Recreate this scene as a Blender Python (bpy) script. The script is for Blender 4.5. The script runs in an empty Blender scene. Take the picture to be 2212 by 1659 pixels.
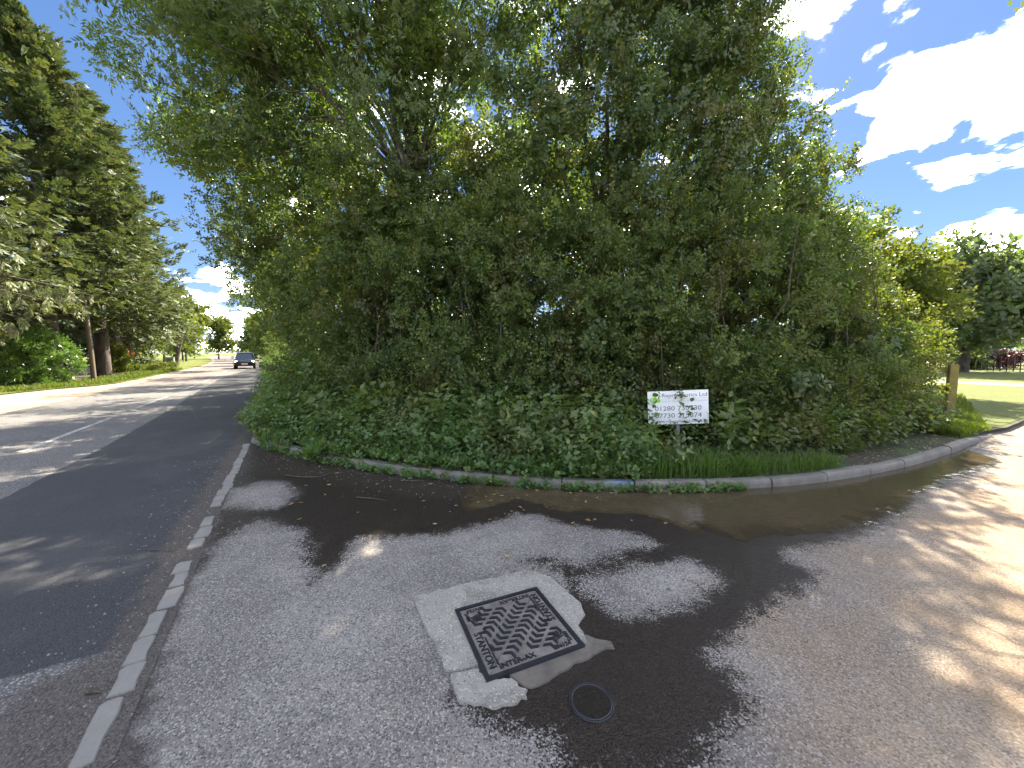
import bpy, bmesh, math, random
import numpy as np
from mathutils import Vector, Matrix
random.seed(7)
rng = np.random.default_rng(11)
R = math.radians
scene = bpy.context.scene
COL = scene.collection

# ------------------------------------------------------------------ camera
CAM_H = 1.75
PITCH = math.atan((829.5 - 759.8) / 830.6)
cam_d = bpy.data.cameras.new('camera')
cam_d.sensor_width = 36.0
cam_d.lens = 36.0 * 830.6 / 2212.0
cam_d.clip_start = 0.05
cam_d.clip_end = 2000
cam = bpy.data.objects.new('camera', cam_d)
COL.objects.link(cam)
cam.location = (0, 0, CAM_H)
cam.rotation_euler = (math.pi / 2 - PITCH, 0, 0)
scene.camera = cam
scene.view_settings.view_transform = 'Standard'
scene.view_settings.look = 'None'
scene.view_settings.gamma = 1.0
scene.view_settings.exposure = 2.58
scene.render.resolution_x = 1024
scene.render.resolution_y = 768
scene.cycles.max_bounces = 8
scene.cycles.diffuse_bounces = 4
scene.cycles.glossy_bounces = 3
scene.cycles.transmission_bounces = 6
scene.cycles.transparent_max_bounces = 8
scene.cycles.sample_clamp_indirect = 6.0

# ------------------------------------------------------------------ sun and sky
SUN_EL, SUN_AZ = 45.0, 27.0          # azimuth from +Y towards +X
SKY_STR, CLOUD_STR, SUN_STR = 0.070, 6.4, 4.2
sdir = Vector((math.sin(R(SUN_AZ)) * math.cos(R(SUN_EL)), math.cos(R(SUN_AZ)) * math.cos(R(SUN_EL)), math.sin(R(SUN_EL))))
sun_d = bpy.data.lights.new('sun', 'SUN')
sun_d.energy = SUN_STR
sun_d.angle = R(0.53)
sun_d.color = (1.0, 0.90, 0.72)
sun = bpy.data.objects.new('sun', sun_d)
COL.objects.link(sun)
sun.rotation_euler = sdir.to_track_quat('Z', 'Y').to_euler()

def pdir(u, v):
    """direction of a pixel of the photograph (2212 wide)"""
    cx = (u - 1106) / 830.6; cy = (829.5 - v) / 830.6
    return Vector((cx, math.cos(PITCH) + cy * math.sin(PITCH), -math.sin(PITCH) + cy * math.cos(PITCH))).normalized()

world = bpy.data.worlds.new('World')
scene.world = world
world.use_nodes = True
wn, wl = world.node_tree.nodes, world.node_tree.links
wn.clear()
w_out = wn.new('ShaderNodeOutputWorld')
sky = wn.new('ShaderNodeTexSky')
sky.sky_type = 'NISHITA'; sky.sun_disc = False
sky.sun_elevation = R(SUN_EL); sky.sun_rotation = R(SUN_AZ)
sky.air_density = 0.75; sky.dust_density = 0.1; sky.ozone_density = 4.0; sky.altitude = 100
bg_s = wn.new('ShaderNodeBackground'); bg_s.inputs['Strength'].default_value = SKY_STR
bg_c = wn.new('ShaderNodeBackground'); bg_c.inputs['Strength'].default_value = CLOUD_STR
mixw = wn.new('ShaderNodeMixShader')
def wmath(op, a, b=None, c=None):
    n = wn.new('ShaderNodeMath'); n.operation = op
    for i, x in enumerate((a, b, c)):
        if x is None: continue
        if isinstance(x, (int, float)): n.inputs[i].default_value = x
        else: wl.new(x, n.inputs[i])
    return n.outputs[0]
tc = wn.new('ShaderNodeTexCoord')
sep = wn.new('ShaderNodeSeparateXYZ'); wl.new(tc.outputs['Generated'], sep.inputs[0])
zz = wmath('ADD', wmath('MAXIMUM', sep.outputs[2], 0.0), 0.26)
comb = wn.new('ShaderNodeCombineXYZ')
wl.new(wmath('DIVIDE', sep.outputs[0], zz), comb.inputs[0]); wl.new(wmath('DIVIDE', sep.outputs[1], zz), comb.inputs[1])
nz = wn.new('ShaderNodeTexNoise'); nz.inputs['Scale'].default_value = 5.5; nz.inputs['Detail'].default_value = 11; nz.inputs['Roughness'].default_value = 0.58
nz.inputs['Distortion'].default_value = 0.25
wl.new(comb.outputs[0], nz.inputs['Vector'])
val = wmath('ADD', wmath('MULTIPLY', wmath('SUBTRACT', nz.outputs['Fac'], 0.5), 2.1), 0.385)
# (pixel, angular radius in degrees, weight): the cumulus clouds one can see; elsewhere the noise alone makes scattered ones
for (u, v, rad, w) in [(2130, 215, 9.0, .30), (2190, 160, 7, .2), (2010, 130, 3.6, .2), (1940, 250, 4.5, .22), (1890, 130, 2.2, .2), (1945, 15, 2.0, .2),
                       (2140, 500, 3.2, .3), (2050, 520, 1.8, .24), (2205, 600, 4.5, .3), (500, 655, 5, .26), (490, 720, 4, .2), (935, 170, 6, .16), (1240, 10, 5, .2),
                       (1885, 312, 2.4, .18), (1990, 450, 1.2, .16), (2050, 400, 5, -.2), (1820, 330, 6, -.2), (2110, 30, 4, -.2), (250, 150, 14, -.25), (390, 350, 8, -.25)]:
    d = pdir(u, v)
    vd = wn.new('ShaderNodeVectorMath'); vd.operation = 'DOT_PRODUCT'; vd.inputs[1].default_value = d
    wl.new(tc.outputs['Generated'], vd.inputs[0])
    mr = wn.new('ShaderNodeMapRange'); mr.interpolation_type = 'SMOOTHSTEP'
    mr.inputs['From Min'].default_value = math.cos(R(rad)); mr.inputs['From Max'].default_value = 1.0
    mr.inputs['To Max'].default_value = w
    wl.new(vd.outputs['Value'], mr.inputs['Value'])
    val = wmath('ADD', val, mr.outputs[0])
mrc = wn.new('ShaderNodeMapRange'); mrc.interpolation_type = 'SMOOTHSTEP'
mrc.inputs['From Min'].default_value = 0.45; mrc.inputs['From Max'].default_value = 0.74
wl.new(val, mrc.inputs['Value'])
ramp = wn.new('ShaderNodeMapRange'); ramp.inputs['From Min'].default_value = 0.55; ramp.inputs['From Max'].default_value = 0.95
ramp.inputs['To Min'].default_value = 1.0; ramp.inputs['To Max'].default_value = 0.72
wl.new(val, ramp.inputs['Value'])
cc = wn.new('ShaderNodeCombineColor'); 
wl.new(ramp.outputs[0], cc.inputs[0]); wl.new(ramp.outputs[0], cc.inputs[1]); wl.new(wmath('MULTIPLY', ramp.outputs[0], 1.03), cc.inputs[2])
wl.new(cc.outputs[0], bg_c.inputs['Color'])
gam = wn.new('ShaderNodeGamma'); gam.inputs[1].default_value = 0.55; wl.new(sky.outputs[0], gam.inputs[0])
hsv = wn.new('ShaderNodeHueSaturation'); hsv.inputs['Saturation'].default_value = 1.5; hsv.inputs['Hue'].default_value = 0.512; wl.new(gam.outputs[0], hsv.inputs['Color'])
wl.new(hsv.outputs[0], bg_s.inputs['Color'])
wl.new(wmath('POWER', mrc.outputs[0], 2.6), mixw.inputs[0]); wl.new(bg_s.outputs[0], mixw.inputs[1]); wl.new(bg_c.outputs[0], mixw.inputs[2])
wl.new(mixw.outputs[0], w_out.inputs[0])

# ------------------------------------------------------------------ pixel to ground, road coordinates
def P(u, v, z=0.0):
    d = pdir(u, v); t = (z - CAM_H) / d.z
    return (d.x * t, d.y * t)
def Z6(x, y, z=0.0):      # the manhole close-up
    return P((1500 + x * .4973) / 1.8228, (2150 + y * .4973) / 1.8228, z)
RD, RN = (-0.5, 0.8660254), (0.8660254, 0.5)
def curve(s):
    s = np.asarray(s, float); a = np.maximum(s - 10, 0)
    return np.where(a < 95, -.0008 * a ** 2, -.0008 * 95 ** 2 - .152 * (a - 95))
def RW(s, n):             # road coordinates (along, across) to world x, y
    m = n + curve(s)
    return RD[0] * s + RN[0] * m, RD[1] * s + RN[1] * m
def rw(s, n):
    x, y = RW(s, n); return float(x), float(y)

# ------------------------------------------------------------------ object helpers
def props(o, label=None, cat=None, group=None, kind=None):
    if label: o['label'] = label
    if cat: o['category'] = cat
    if group: o['group'] = group
    if kind: o['kind'] = kind
    return o
def empty(name, loc=(0, 0, 0), rz=0, label=None, cat=None, group=None, kind=None):
    o = bpy.data.objects.new(name, None); COL.objects.link(o)
    o.location = loc; o.rotation_euler = (0, 0, rz); o.empty_display_size = .1
    return props(o, label, cat, group, kind)
def link(name, me, mat=None, parent=None, loc=None, rot=None):
    o = bpy.data.objects.new(name, me); COL.objects.link(o)
    if mat and not me.materials: me.materials.append(mat)
    if parent: o.parent = parent
    if loc: o.location = loc
    if rot: o.rotation_euler = rot
    return o
def bm_mesh(name, bm):
    me = bpy.data.meshes.new(name); bm.normal_update(); bm.to_mesh(me); bm.free(); return me
def quads_mesh(name, V, rnd=None):
    """V (n,4,3) -> one mesh of n quads with a face attribute rnd"""
    n = len(V); me = bpy.data.meshes.new(name)
    me.vertices.add(n * 4); me.vertices.foreach_set('co', np.ascontiguousarray(V, np.float32).ravel())
    me.loops.add(n * 4); me.loops.foreach_set('vertex_index', np.arange(n * 4, dtype=np.int32))
    me.polygons.add(n); me.polygons.foreach_set('loop_start', np.arange(0, n * 4, 4, dtype=np.int32))
    if rnd is not None:
        a = me.attributes.new('rnd', 'FLOAT', 'FACE'); a.data.foreach_set('value', np.ascontiguousarray(rnd, np.float32))
    me.update(calc_edges=True)
    return me
def grid_mesh(name, X, Y, Z, attrs):
    h, w = X.shape; idx = np.arange(h * w).reshape(h, w)
    F = np.stack([idx[:-1, :-1], idx[:-1, 1:], idx[1:, 1:], idx[1:, :-1]], -1).reshape(-1, 4)
    me = bpy.data.meshes.new(name)
    me.vertices.add(h * w); me.vertices.foreach_set('co', np.stack([X, Y, Z], -1).astype(np.float32).ravel())
    me.loops.add(F.size); me.loops.foreach_set('vertex_index', F.astype(np.int32).ravel())
    me.polygons.add(len(F)); me.polygons.foreach_set('loop_start', np.arange(0, F.size, 4, dtype=np.int32))
    for k, A in attrs.items():
        a = me.attributes.new(k, 'FLOAT', 'POINT'); a.data.foreach_set('value', A.astype(np.float32).ravel())
    me.update(calc_edges=True)
    return me
def sdf(px, py, poly):
    """signed distance to a polygon, negative inside"""
    poly = np.asarray(poly, float); d = np.full(px.shape, 1e9); ins = np.zeros(px.shape, bool)
    for i in range(len(poly)):
        a, b = poly[i - 1], poly[i]; e = b - a
        wx, wy = px - a[0], py - a[1]
        t = np.clip((wx * e[0] + wy * e[1]) / max(e @ e, 1e-9), 0, 1)
        d = np.minimum(d, np.hypot(wx - t * e[0], wy - t * e[1]))
        c = (a[1] > py) != (b[1] > py)
        with np.errstate(divide='ignore', invalid='ignore'):
            xi = a[0] + (py - a[1]) * e[0] / (e[1] if e[1] else 1e-9)
        ins ^= c & (px < xi)
    return np.where(ins, -d, d)
def box_bm(bm, c, s, rot=None, bevel=0):
    r = bmesh.ops.create_cube(bm, size=1)
    M = Matrix.Translation(c) @ (rot.to_4x4() if rot else Matrix()) @ Matrix.Diagonal((*s, 1))
    bmesh.ops.transform(bm, matrix=M, verts=r['verts'])
    if bevel:
        es = list({e for v in r['verts'] for e in v.link_edges})
        bmesh.ops.bevel(bm, geom=es, offset=bevel, segments=2, affect='EDGES')
def box(name, c, s, mat, parent=None, rot=None, bevel=0):
    bm = bmesh.new(); box_bm(bm, (0, 0, 0), s, None, bevel)
    o = link(name, bm_mesh(name, bm), mat, parent, c)
    if rot: o.rotation_euler = rot
    return o
def prism(name, poly, z0, z1, mat, parent=None, bevel=0, smooth=False):
    bm = bmesh.new(); vs = [bm.verts.new((x, y, z0)) for x, y in poly]
    f = bm.faces.new(vs); bm.normal_update()
    if f.normal.z < 0: f.normal_flip()
    r = bmesh.ops.extrude_face_region(bm, geom=[f])
    top = [g for g in r['geom'] if isinstance(g, bmesh.types.BMVert)]
    bmesh.ops.translate(bm, vec=(0, 0, z1 - z0), verts=top)
    bmesh.ops.recalc_face_normals(bm, faces=bm.faces)
    if bevel:
        es = [e for e in bm.edges if all(v in top for v in e.verts)]
        bmesh.ops.bevel(bm, geom=es, offset=bevel, segments=2, affect='EDGES')
    return link(name, bm_mesh(name, bm), mat, parent)
def tubes(name, lines, mat, parent=None, sides=6):
    """lines: list of (points, radii) -> one mesh of tapered tubes"""
    VV, FF, off = [], [], 0
    for pts, rad in lines:
        pts = np.asarray(pts, float); rad = np.asarray(rad, float); n = len(pts)
        T = np.gradient(pts, axis=0); T /= np.linalg.norm(T, axis=1, keepdims=True) + 1e-9
        ref = np.where(np.abs(T[:, 2:3]) > .9, np.array([[1., 0, 0]]), np.array([[0, 0, 1.]]))
        A = np.cross(T, ref); A /= np.linalg.norm(A, axis=1, keepdims=True) + 1e-9
        for i in range(1, n):
            if A[i] @ A[i - 1] < 0: A[i] = -A[i]
        B = np.cross(T, A); th = np.linspace(0, 2 * np.pi, sides, endpoint=False)
        ring = pts[:, None] + rad[:, None, None] * (np.cos(th)[None, :, None] * A[:, None] + np.sin(th)[None, :, None] * B[:, None])
        VV.append(ring.reshape(-1, 3))
        for i in range(n - 1):
            for k in range(sides):
                a = off + i * sides + k; b = off + i * sides + (k + 1) % sides
                FF.append((a, b, b + sides, a + sides))
        off += n * sides
    me = bpy.data.meshes.new(name)
    me.from_pydata(np.concatenate(VV).tolist(), [], FF)
    me.polygons.foreach_set('use_smooth', [True] * len(me.polygons))
    return link(name, me, mat, parent)
def bend(p0, p1, sag=0.0, wob=0.1, n=6):
    p0, p1 = np.array(p0, float), np.array(p1, float); L = np.linalg.norm(p1 - p0)
    t = np.linspace(0, 1, n)[:, None]
    pts = p0 + (p1 - p0) * t + np.array([0, 0, 1.]) * sag * L * (4 * t * (1 - t))
    pts[1:-1] += rng.normal(0, wob * L / n, (n - 2, 3))
    return pts
def text_mesh(s, size, extrude=.001, align='LEFT', bold=0.0):
    c = bpy.data.curves.new('lettering', 'FONT'); c.body = s; c.size = size; c.extrude = extrude; c.align_x = align
    c.offset = bold; c.resolution_u = 3
    o = bpy.data.objects.new('lettering', c); COL.objects.link(o)
    bpy.context.view_layer.update()
    me = bpy.data.meshes.new_from_object(o.evaluated_get(bpy.context.evaluated_depsgraph_get()))
    bpy.data.objects.remove(o); bpy.data.curves.remove(c); me.name = 'lettering'
    return me

# ------------------------------------------------------------------ materials
class NT:
    def __init__(s, name):
        s.m = bpy.data.materials.new(name); s.m.use_nodes = True
        s.n, s.l = s.m.node_tree.nodes, s.m.node_tree.links; s.n.clear()
        s.out = s.n.new('ShaderNodeOutputMaterial')
    def put(s, sock, x):
        if x is None: return
        if hasattr(x, 'links') or isinstance(x, bpy.types.NodeSocket): s.l.new(x, sock)
        else:
            if sock.type == 'RGBA' and len(x) == 3: x = (*x, 1)
            sock.default_value = x
    def math(s, op, a, b=None, c=None, clamp=False):
        n = s.n.new('ShaderNodeMath'); n.operation = op; n.use_clamp = clamp
        for i, x in enumerate((a, b, c)): s.put(n.inputs[i], x)
        return n.outputs[0]
    def mix(s, f, a, b, typ='MIX'):
        n = s.n.new('ShaderNodeMix'); n.data_type = 'RGBA'; n.blend_type = typ
        s.put(n.inputs[0], f); s.put(n.inputs[6], a); s.put(n.inputs[7], b); return n.outputs[2]
    def ss(s, x, a, b, lo=0., hi=1.):
        n = s.n.new('ShaderNodeMapRange'); n.interpolation_type = 'SMOOTHSTEP'
        s.put(n.inputs['Value'], x); n.inputs['From Min'].default_value = a; n.inputs['From Max'].default_value = b
        n.inputs['To Min'].default_value = lo; n.inputs['To Max'].default_value = hi; return n.outputs[0]
    def obj(s): return s.n.new('ShaderNodeTexCoord').outputs['Object']
    def noise(s, v, scale, detail=4, rough=.55):
        n = s.n.new('ShaderNodeTexNoise'); s.l.new(v, n.inputs['Vector'])
        n.inputs['Scale'].default_value = scale; n.inputs['Detail'].default_value = detail; n.inputs['Roughness'].default_value = rough
        return n.outputs['Fac']
    def vor(s, v, scale, feat='F1', out='Distance'):
        n = s.n.new('ShaderNodeTexVoronoi'); s.l.new(v, n.inputs['Vector']); n.feature = feat; n.inputs['Scale'].default_value = scale
        return n.outputs[out]
    def scalev(s, v, sc):
        n = s.n.new('ShaderNodeMapping'); s.l.new(v, n.inputs[0]); n.inputs['Scale'].default_value = sc; return n.outputs[0]
    def attr(s, k):
        n = s.n.new('ShaderNodeAttribute'); n.attribute_name = k; return n.outputs['Fac']
    def bump(s, h, strength=.5, dist=.01, prev=None):
        n = s.n.new('ShaderNodeBump'); s.put(n.inputs['Height'], h); n.inputs['Strength'].default_value = strength; n.inputs['Distance'].default_value = dist
        if prev: s.l.new(prev, n.inputs['Normal'])
        return n.outputs[0]
    def pbr(s, col, rough=.7, normal=None, metal=0., spec=.5, **kw):
        n = s.n.new('ShaderNodeBsdfPrincipled'); s.put(n.inputs['Base Color'], col); s.put(n.inputs['Roughness'], rough)
        s.put(n.inputs['Metallic'], metal); s.put(n.inputs['Specular IOR Level'], spec); s.put(n.inputs['Normal'], normal)
        for k, x in kw.items(): s.put(n.inputs[k], x)
        return n.outputs[0]
    def done(s, sh): s.l.new(sh, s.out.inputs[0]); return s.m

def leaf_mat(name, c1, c2, c3, trans=.35, rough=.45, tint=(1.5, 1.7, .55), yellow=.0, spec=.45):
    t = NT(name); v = t.obj(); r = t.attr('rnd')
    col = t.mix(r, c1, c2)
    col = t.mix(t.ss(t.noise(v, .9, 3), .48, .66), col, c3)
    if yellow: col = t.mix(t.ss(r, 1 - yellow, 1 - yellow + .01), col, (.42, .33, .05))
    a = t.pbr(col, rough, spec=spec)
    tr = t.n.new('ShaderNodeBsdfTranslucent')
    t.l.new(t.mix(1.0, col, tint, 'MULTIPLY'), tr.inputs['Color'])
    m = t.n.new('ShaderNodeMixShader'); m.inputs[0].default_value = trans
    t.l.new(a, m.inputs[1]); t.l.new(tr.outputs[0], m.inputs[2])
    return t.done(m.outputs[0])
def flat(name, col, rough=.6, metal=0., spec=.5, bump=0, bscale=60, var=.15):
    t = NT(name); v = t.obj()
    c = t.mix(t.math('MULTIPLY', t.noise(v, bscale * .2, 4), 1.0), tuple(x * (1 - var) for x in col), tuple(x * (1 + var) for x in col))
    return t.done(t.pbr(c, rough, t.bump(t.noise(v, bscale, 4), bump, .01) if bump else None, metal, spec))

M = {}
M['hedge'] = leaf_mat('hedge_leaf', (.058, .090, .030), (.122, .162, .050), (.112, .116, .042), .44, .45, yellow=.003, spec=.3)
M['ivy'] = leaf_mat('ivy_leaf', (.050, .080, .032), (.105, .144, .052), (.108, .108, .046), .40, .42, spec=.32, yellow=.004)
M['ash'] = leaf_mat('ash_leaf', (.070, .106, .034), (.120, .164, .048), (.102, .122, .036), .48, .42)
M['maple'] = leaf_mat('maple_leaf', (.056, .088, .028), (.108, .144, .040), (.094, .100, .034), .45, .42, yellow=.004)
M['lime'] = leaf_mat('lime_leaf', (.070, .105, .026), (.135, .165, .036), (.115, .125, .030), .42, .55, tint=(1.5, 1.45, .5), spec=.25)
M['whitebeam'] = leaf_mat('whitebeam_leaf', (.080, .112, .062), (.140, .175, .100), (.110, .135, .07), .45, .6, spec=.25)
M['conifer'] = leaf_mat('conifer_spray', (.046, .072, .028), (.102, .128, .048), (.094, .104, .042), .25, .6, tint=(1.3, 1.3, .6))
M['cedar'] = leaf_mat('cedar_spray', (.110, .135, .055), (.170, .185, .080), (.120, .130, .06), .3, .6, tint=(1.2, 1.3, .7))
M['laurel'] = leaf_mat('laurel_leaf', (.060, .115, .026), (.105, .175, .036), (.08, .13, .03), .35, .28)
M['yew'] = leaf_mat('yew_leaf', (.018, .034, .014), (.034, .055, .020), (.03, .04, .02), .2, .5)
M['weed'] = leaf_mat('weed_leaf', (.074, .138, .046), (.136, .202, .066), (.122, .156, .058), .42, .45, yellow=.004)
M['newgrowth'] = leaf_mat('new_growth_leaf', (.085, .125, .040), (.150, .185, .055), (.120, .135, .05), .45, .42)
M['slab_wet'] = flat('wet_concrete', (.12, .105, .088), .55, var=.75, bump=.5, bscale=40)
M['damp_lid'] = flat('damp_lid', (.022, .018, .014), .8, spec=.15, var=.4, bump=.5, bscale=90)
M['grass'] = leaf_mat('grass_blade', (.055, .110, .022), (.110, .170, .036), (.085, .13, .03), .45, .5)
M['lawn'] = leaf_mat('lawn_blade', (.062, .095, .010), (.115, .145, .016), (.10, .115, .018), .4, .6)
M['red_leaf'] = leaf_mat('copper_leaf', (.045, .014, .018), (.080, .022, .026), (.06, .022, .022), .3, .5, tint=(1.3, .7, .6))
M['rose'] = leaf_mat('copper_tips', (.16, .075, .04), (.21, .11, .05), (.13, .10, .04), .4, .5, tint=(1.4, .9, .6))
M['deadleaf'] = leaf_mat('dry_leaf', (.20, .11, .05), (.44, .33, .17), (.30, .22, .12), .3, .6)

def bark(name, c1, c2, sc=8):
    t = NT(name); v = t.obj(); w = t.scalev(v, (sc, sc, sc * .22))
    n = t.noise(w, 1.6, 6, .65)
    return t.done(t.pbr(t.mix(t.ss(n, .35, .68), c1, c2), .9, t.bump(n, .9, .03)))
M['bark'] = bark('ash_bark', (.040, .035, .027), (.125, .110, .085))
M['bark_dark'] = bark('conifer_bark', (.028, .021, .017), (.10, .075, .058), 5)
M['twig'] = bark('twig_bark', (.045, .034, .024), (.13, .10, .07), 20)

def asphalt(name, kind):
    t = NT(name); v = t.obj()
    chips = t.vor(v, 125, out='Color'); sep = t.n.new('ShaderNodeSeparateColor'); t.l.new(chips, sep.inputs[0]); rnd = sep.outputs[0]
    vd = t.vor(v, 125)
    big = t.noise(v, 1.1, 5, .6); mid = t.noise(v, 7, 4, .6); fine = t.noise(v, 60, 3, .6)
    if kind == 'side':
        base = t.mix(t.ss(big, .35, .68), (.168, .150, .134), (.272, .246, .218))
    else:
        base = t.mix(t.ss(big, .3, .7), (.092, .088, .084), (.132, .125, .118))
        pk = t.ss(t.attr('pink'), 0, 1)
        base = t.mix(pk, base, (.155, .112, .096))
    base = t.mix(t.math('MULTIPLY', t.ss(mid, .52, .75), .35), base, (.10, .094, .088))
    # aggregate: pale and dark chips in the binder
    base = t.mix(t.ss(rnd, .72, .98), base, t.mix(.6, base, (.46, .44, .42)))
    base = t.mix(t.ss(rnd, .34, .02), base, t.mix(.75, base, (.045, .042, .042)))
    ch2 = t.n.new('ShaderNodeSeparateColor'); t.l.new(t.vor(v, 48, out='Color'), ch2.inputs[0])
    base = t.mix(t.math('MULTIPLY', t.math('MULTIPLY', t.ss(ch2.outputs[0], .90, .97), t.ss(t.vor(v, 48), .42, .25)), .6), base, (.44, .42, .40))
    if kind == 'side':
        edge = t.math('ADD', t.attr('wet'), t.math('ADD', t.math('MULTIPLY', t.math('SUBTRACT', t.noise(v, 6, 8, .72), .5), .42), t.math('MULTIPLY', t.math('SUBTRACT', rnd, .5), .13)))
        wet = t.ss(edge, .05, -.05)
        damp = t.ss(edge, .22, -.02)
        base = t.mix(t.math('MULTIPLY', damp, .30), base, (.075, .068, .062))
        wcol = t.mix(rnd, (.012, .009, .007), (.042, .032, .025))
        mud = t.math('MULTIPLY', t.ss(t.math('ADD', t.attr('mud'), t.math('MULTIPLY', t.math('SUBTRACT', t.noise(v, 4, 6, .7), .5), .7)), .12, -.12), .85)
        col = t.mix(wet, base, wcol)
        col = t.mix(mud, col, t.mix(t.math('MULTIPLY', fine, rnd), (.022, .018, .015), (.085, .066, .052)))
        jn = t.math('MULTIPLY', t.ss(t.math('ABSOLUTE', t.math('ADD', t.attr('joint'), t.math('MULTIPLY', t.math('SUBTRACT', t.noise(v, 8, 4), .5), .03))), .014, .004), .55)
        col = t.mix(jn, col, (.04, .038, .038))
        sun_tint = t.math('MULTIPLY', t.ss(t.math('ADD', t.attr('sun_tint'), t.math('MULTIPLY', t.math('SUBTRACT', t.noise(v, 1.5, 4), .5), 2.5)), 1.4, -1.4), .9)
        col = t.mix(t.math('MULTIPLY', sun_tint, t.math('SUBTRACT', 1.0, wet)), col, t.mix(rnd, (.19, .128, .072), (.335, .225, .125)))  # warm sunlight on the right of the apron, painted into the dry asphalt colour
        wv = t.n.new('ShaderNodeVectorMath'); wv.operation = 'ADD'; t.l.new(v, wv.inputs[0]); nn = t.n.new('ShaderNodeTexNoise'); nn.inputs['Scale'].default_value = 3.5; t.l.new(v, nn.inputs['Vector']); sv = t.n.new('ShaderNodeVectorMath'); sv.operation = 'SCALE'; sv.inputs['Scale'].default_value = .35; t.l.new(nn.outputs['Color'], sv.inputs[0]); t.l.new(sv.outputs[0], wv.inputs[1])
        crk = t.math('MULTIPLY', t.ss(t.vor(wv.outputs[0], .75, 'DISTANCE_TO_EDGE'), .010, .003), t.ss(t.noise(v, .7, 3), .50, .60))
        col = t.mix(t.math('MULTIPLY', crk, .4), col, (.035, .032, .030))
        sp_ = t.ss(t.math('ADD', t.vor(v, 2.3), t.math('MULTIPLY', t.noise(v, 16, 3), .06)), .085, .05)
        col = t.mix(t.math('MULTIPLY', sp_, .7), col, (.045, .04, .036))
        rough = t.math('SUBTRACT', .88, t.math('MULTIPLY', wet, .40))
    else:
        edge = t.math('ADD', t.attr('patch'), t.math('MULTIPLY', t.math('SUBTRACT', t.noise(v, 6, 5, .6), .5), .07))
        new = t.ss(edge, .02, -.02)
        ncol = t.mix(rnd, (.026, .027, .030), (.056, .056, .060))
        ncol = t.mix(t.math('MULTIPLY', t.ss(big, .45, .7), .35), ncol, (.085, .083, .085))
        col = t.mix(new, base, ncol)
        grit = t.math('MULTIPLY', t.ss(t.math('ADD', t.attr('grit'), t.math('MULTIPLY', t.math('SUBTRACT', t.noise(v, 4.5, 6, .7), .5), .55)), .06, -.06), .9)
        col = t.mix(grit, col, t.mix(rnd, (.045, .038, .033), (.115, .098, .084)))
        rough = .86
    h = t.math('SUBTRACT', t.math('MULTIPLY', rnd, .5), t.math('MULTIPLY', vd, .8))
    if kind == 'side':
        h = t.math('ADD', h, t.math('MULTIPLY', fine, .4))
    b = t.bump(h, .55 if kind == 'side' else .35, .012)
    b = t.bump(mid, .25, .03, b)
    return t.done(t.pbr(col, rough, b, spec=t.math('SUBTRACT', .4, t.math('MULTIPLY', wet, .24)) if kind == 'side' else .4))
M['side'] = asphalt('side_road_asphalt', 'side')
M['main'] = asphalt('main_road_asphalt', 'main')

t = NT('verge_soil'); v = t.obj()
n1 = t.noise(v, 2.2, 6, .65); n2 = t.noise(v, 28, 5, .7)
M['soil'] = t.done(t.pbr(t.mix(t.ss(n1, .40, .62), t.mix(n2, (.028, .021, .015), (.085, .065, .045)), t.mix(n2, (.045, .075, .020), (.085, .125, .032))), .95, t.bump(n2, .9, .05)))
t = NT('field_grass'); v = t.obj()
n1 = t.noise(v, .35, 5, .6); n2 = t.noise(v, 14, 5, .7)
M['field'] = t.done(t.pbr(t.mix(t.ss(n1, .35, .65), t.mix(n2, (.058, .082, .004), (.105, .128, .006)), t.mix(n2, (.080, .096, .006), (.130, .140, .012))), .95, t.bump(n2, 1., .06)))
t = NT('shoulder_gravel'); v = t.obj()
n1 = t.noise(v, .8, 5, .6); n2 = t.noise(v, 22, 5, .75)
M['shoulder'] = t.done(t.pbr(t.mix(t.ss(n1, .38, .62), t.mix(n2, (.20, .135, .095), (.33, .24, .18)), t.mix(n2, (.25, .20, .16), (.36, .30, .24))), .95, t.bump(n2, .6, .03)))
t = NT('kerb_concrete'); v = t.obj()
n1 = t.noise(v, 3, 6, .65); n2 = t.noise(v, 45, 5, .7)
M['kerb'] = t.done(t.pbr(t.mix(t.ss(n1, .35, .7), t.mix(n2, (.070, .064, .055), (.17, .158, .138)), t.mix(n2, (.12, .11, .095), (.24, .222, .19))), .85, t.bump(n2, .5, .01)))
t = NT('kerb_concrete_blue'); v = t.obj()
n1 = t.noise(v, 9, 6, .7); n2 = t.noise(v, 45, 5, .7)
dn = t.n.new('ShaderNodeVectorMath'); dn.operation = 'DISTANCE'; t.l.new(v, dn.inputs[0]); dn.inputs[1].default_value = (*P(1350, 1060), .06)
near = t.math('MULTIPLY', t.ss(dn.outputs['Value'], .34, .14), t.ss(n1, .40, .56))
M['kerb_blue'] = t.done(t.pbr(t.mix(near, t.mix(n2, (.10, .095, .085), (.23, .215, .19)), (.12, .19, .30)), .8, t.bump(n2, .5, .01)))
t = NT('slab_concrete'); v = t.obj()
n1 = t.noise(v, 5, 6, .65); sp = t.vor(v, 130, out='Color'); se = t.n.new('ShaderNodeSeparateColor'); t.l.new(sp, se.inputs[0])
c = t.mix(n1, (.22, .205, .178), (.33, .31, .27)); c = t.mix(t.math('MULTIPLY', t.ss(t.noise(v, 2.6, 6, .7), .48, .66), .6), c, (.13, .115, .095)); c = t.mix(t.ss(se.outputs[0], .85, .97), c, (.42, .40, .36)); c = t.mix(t.ss(se.outputs[1], .93, .99), c, (.12, .11, .09))
M['slab'] = t.done(t.pbr(c, .9, t.bump(t.math('ADD', t.noise(v, 90, 4, .7), se.outputs[0]), .5, .006)))
t = NT('worn_sett'); v = t.obj()
n1 = t.noise(v, 8, 6, .65); n2 = t.noise(v, 70, 4, .7)
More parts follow.
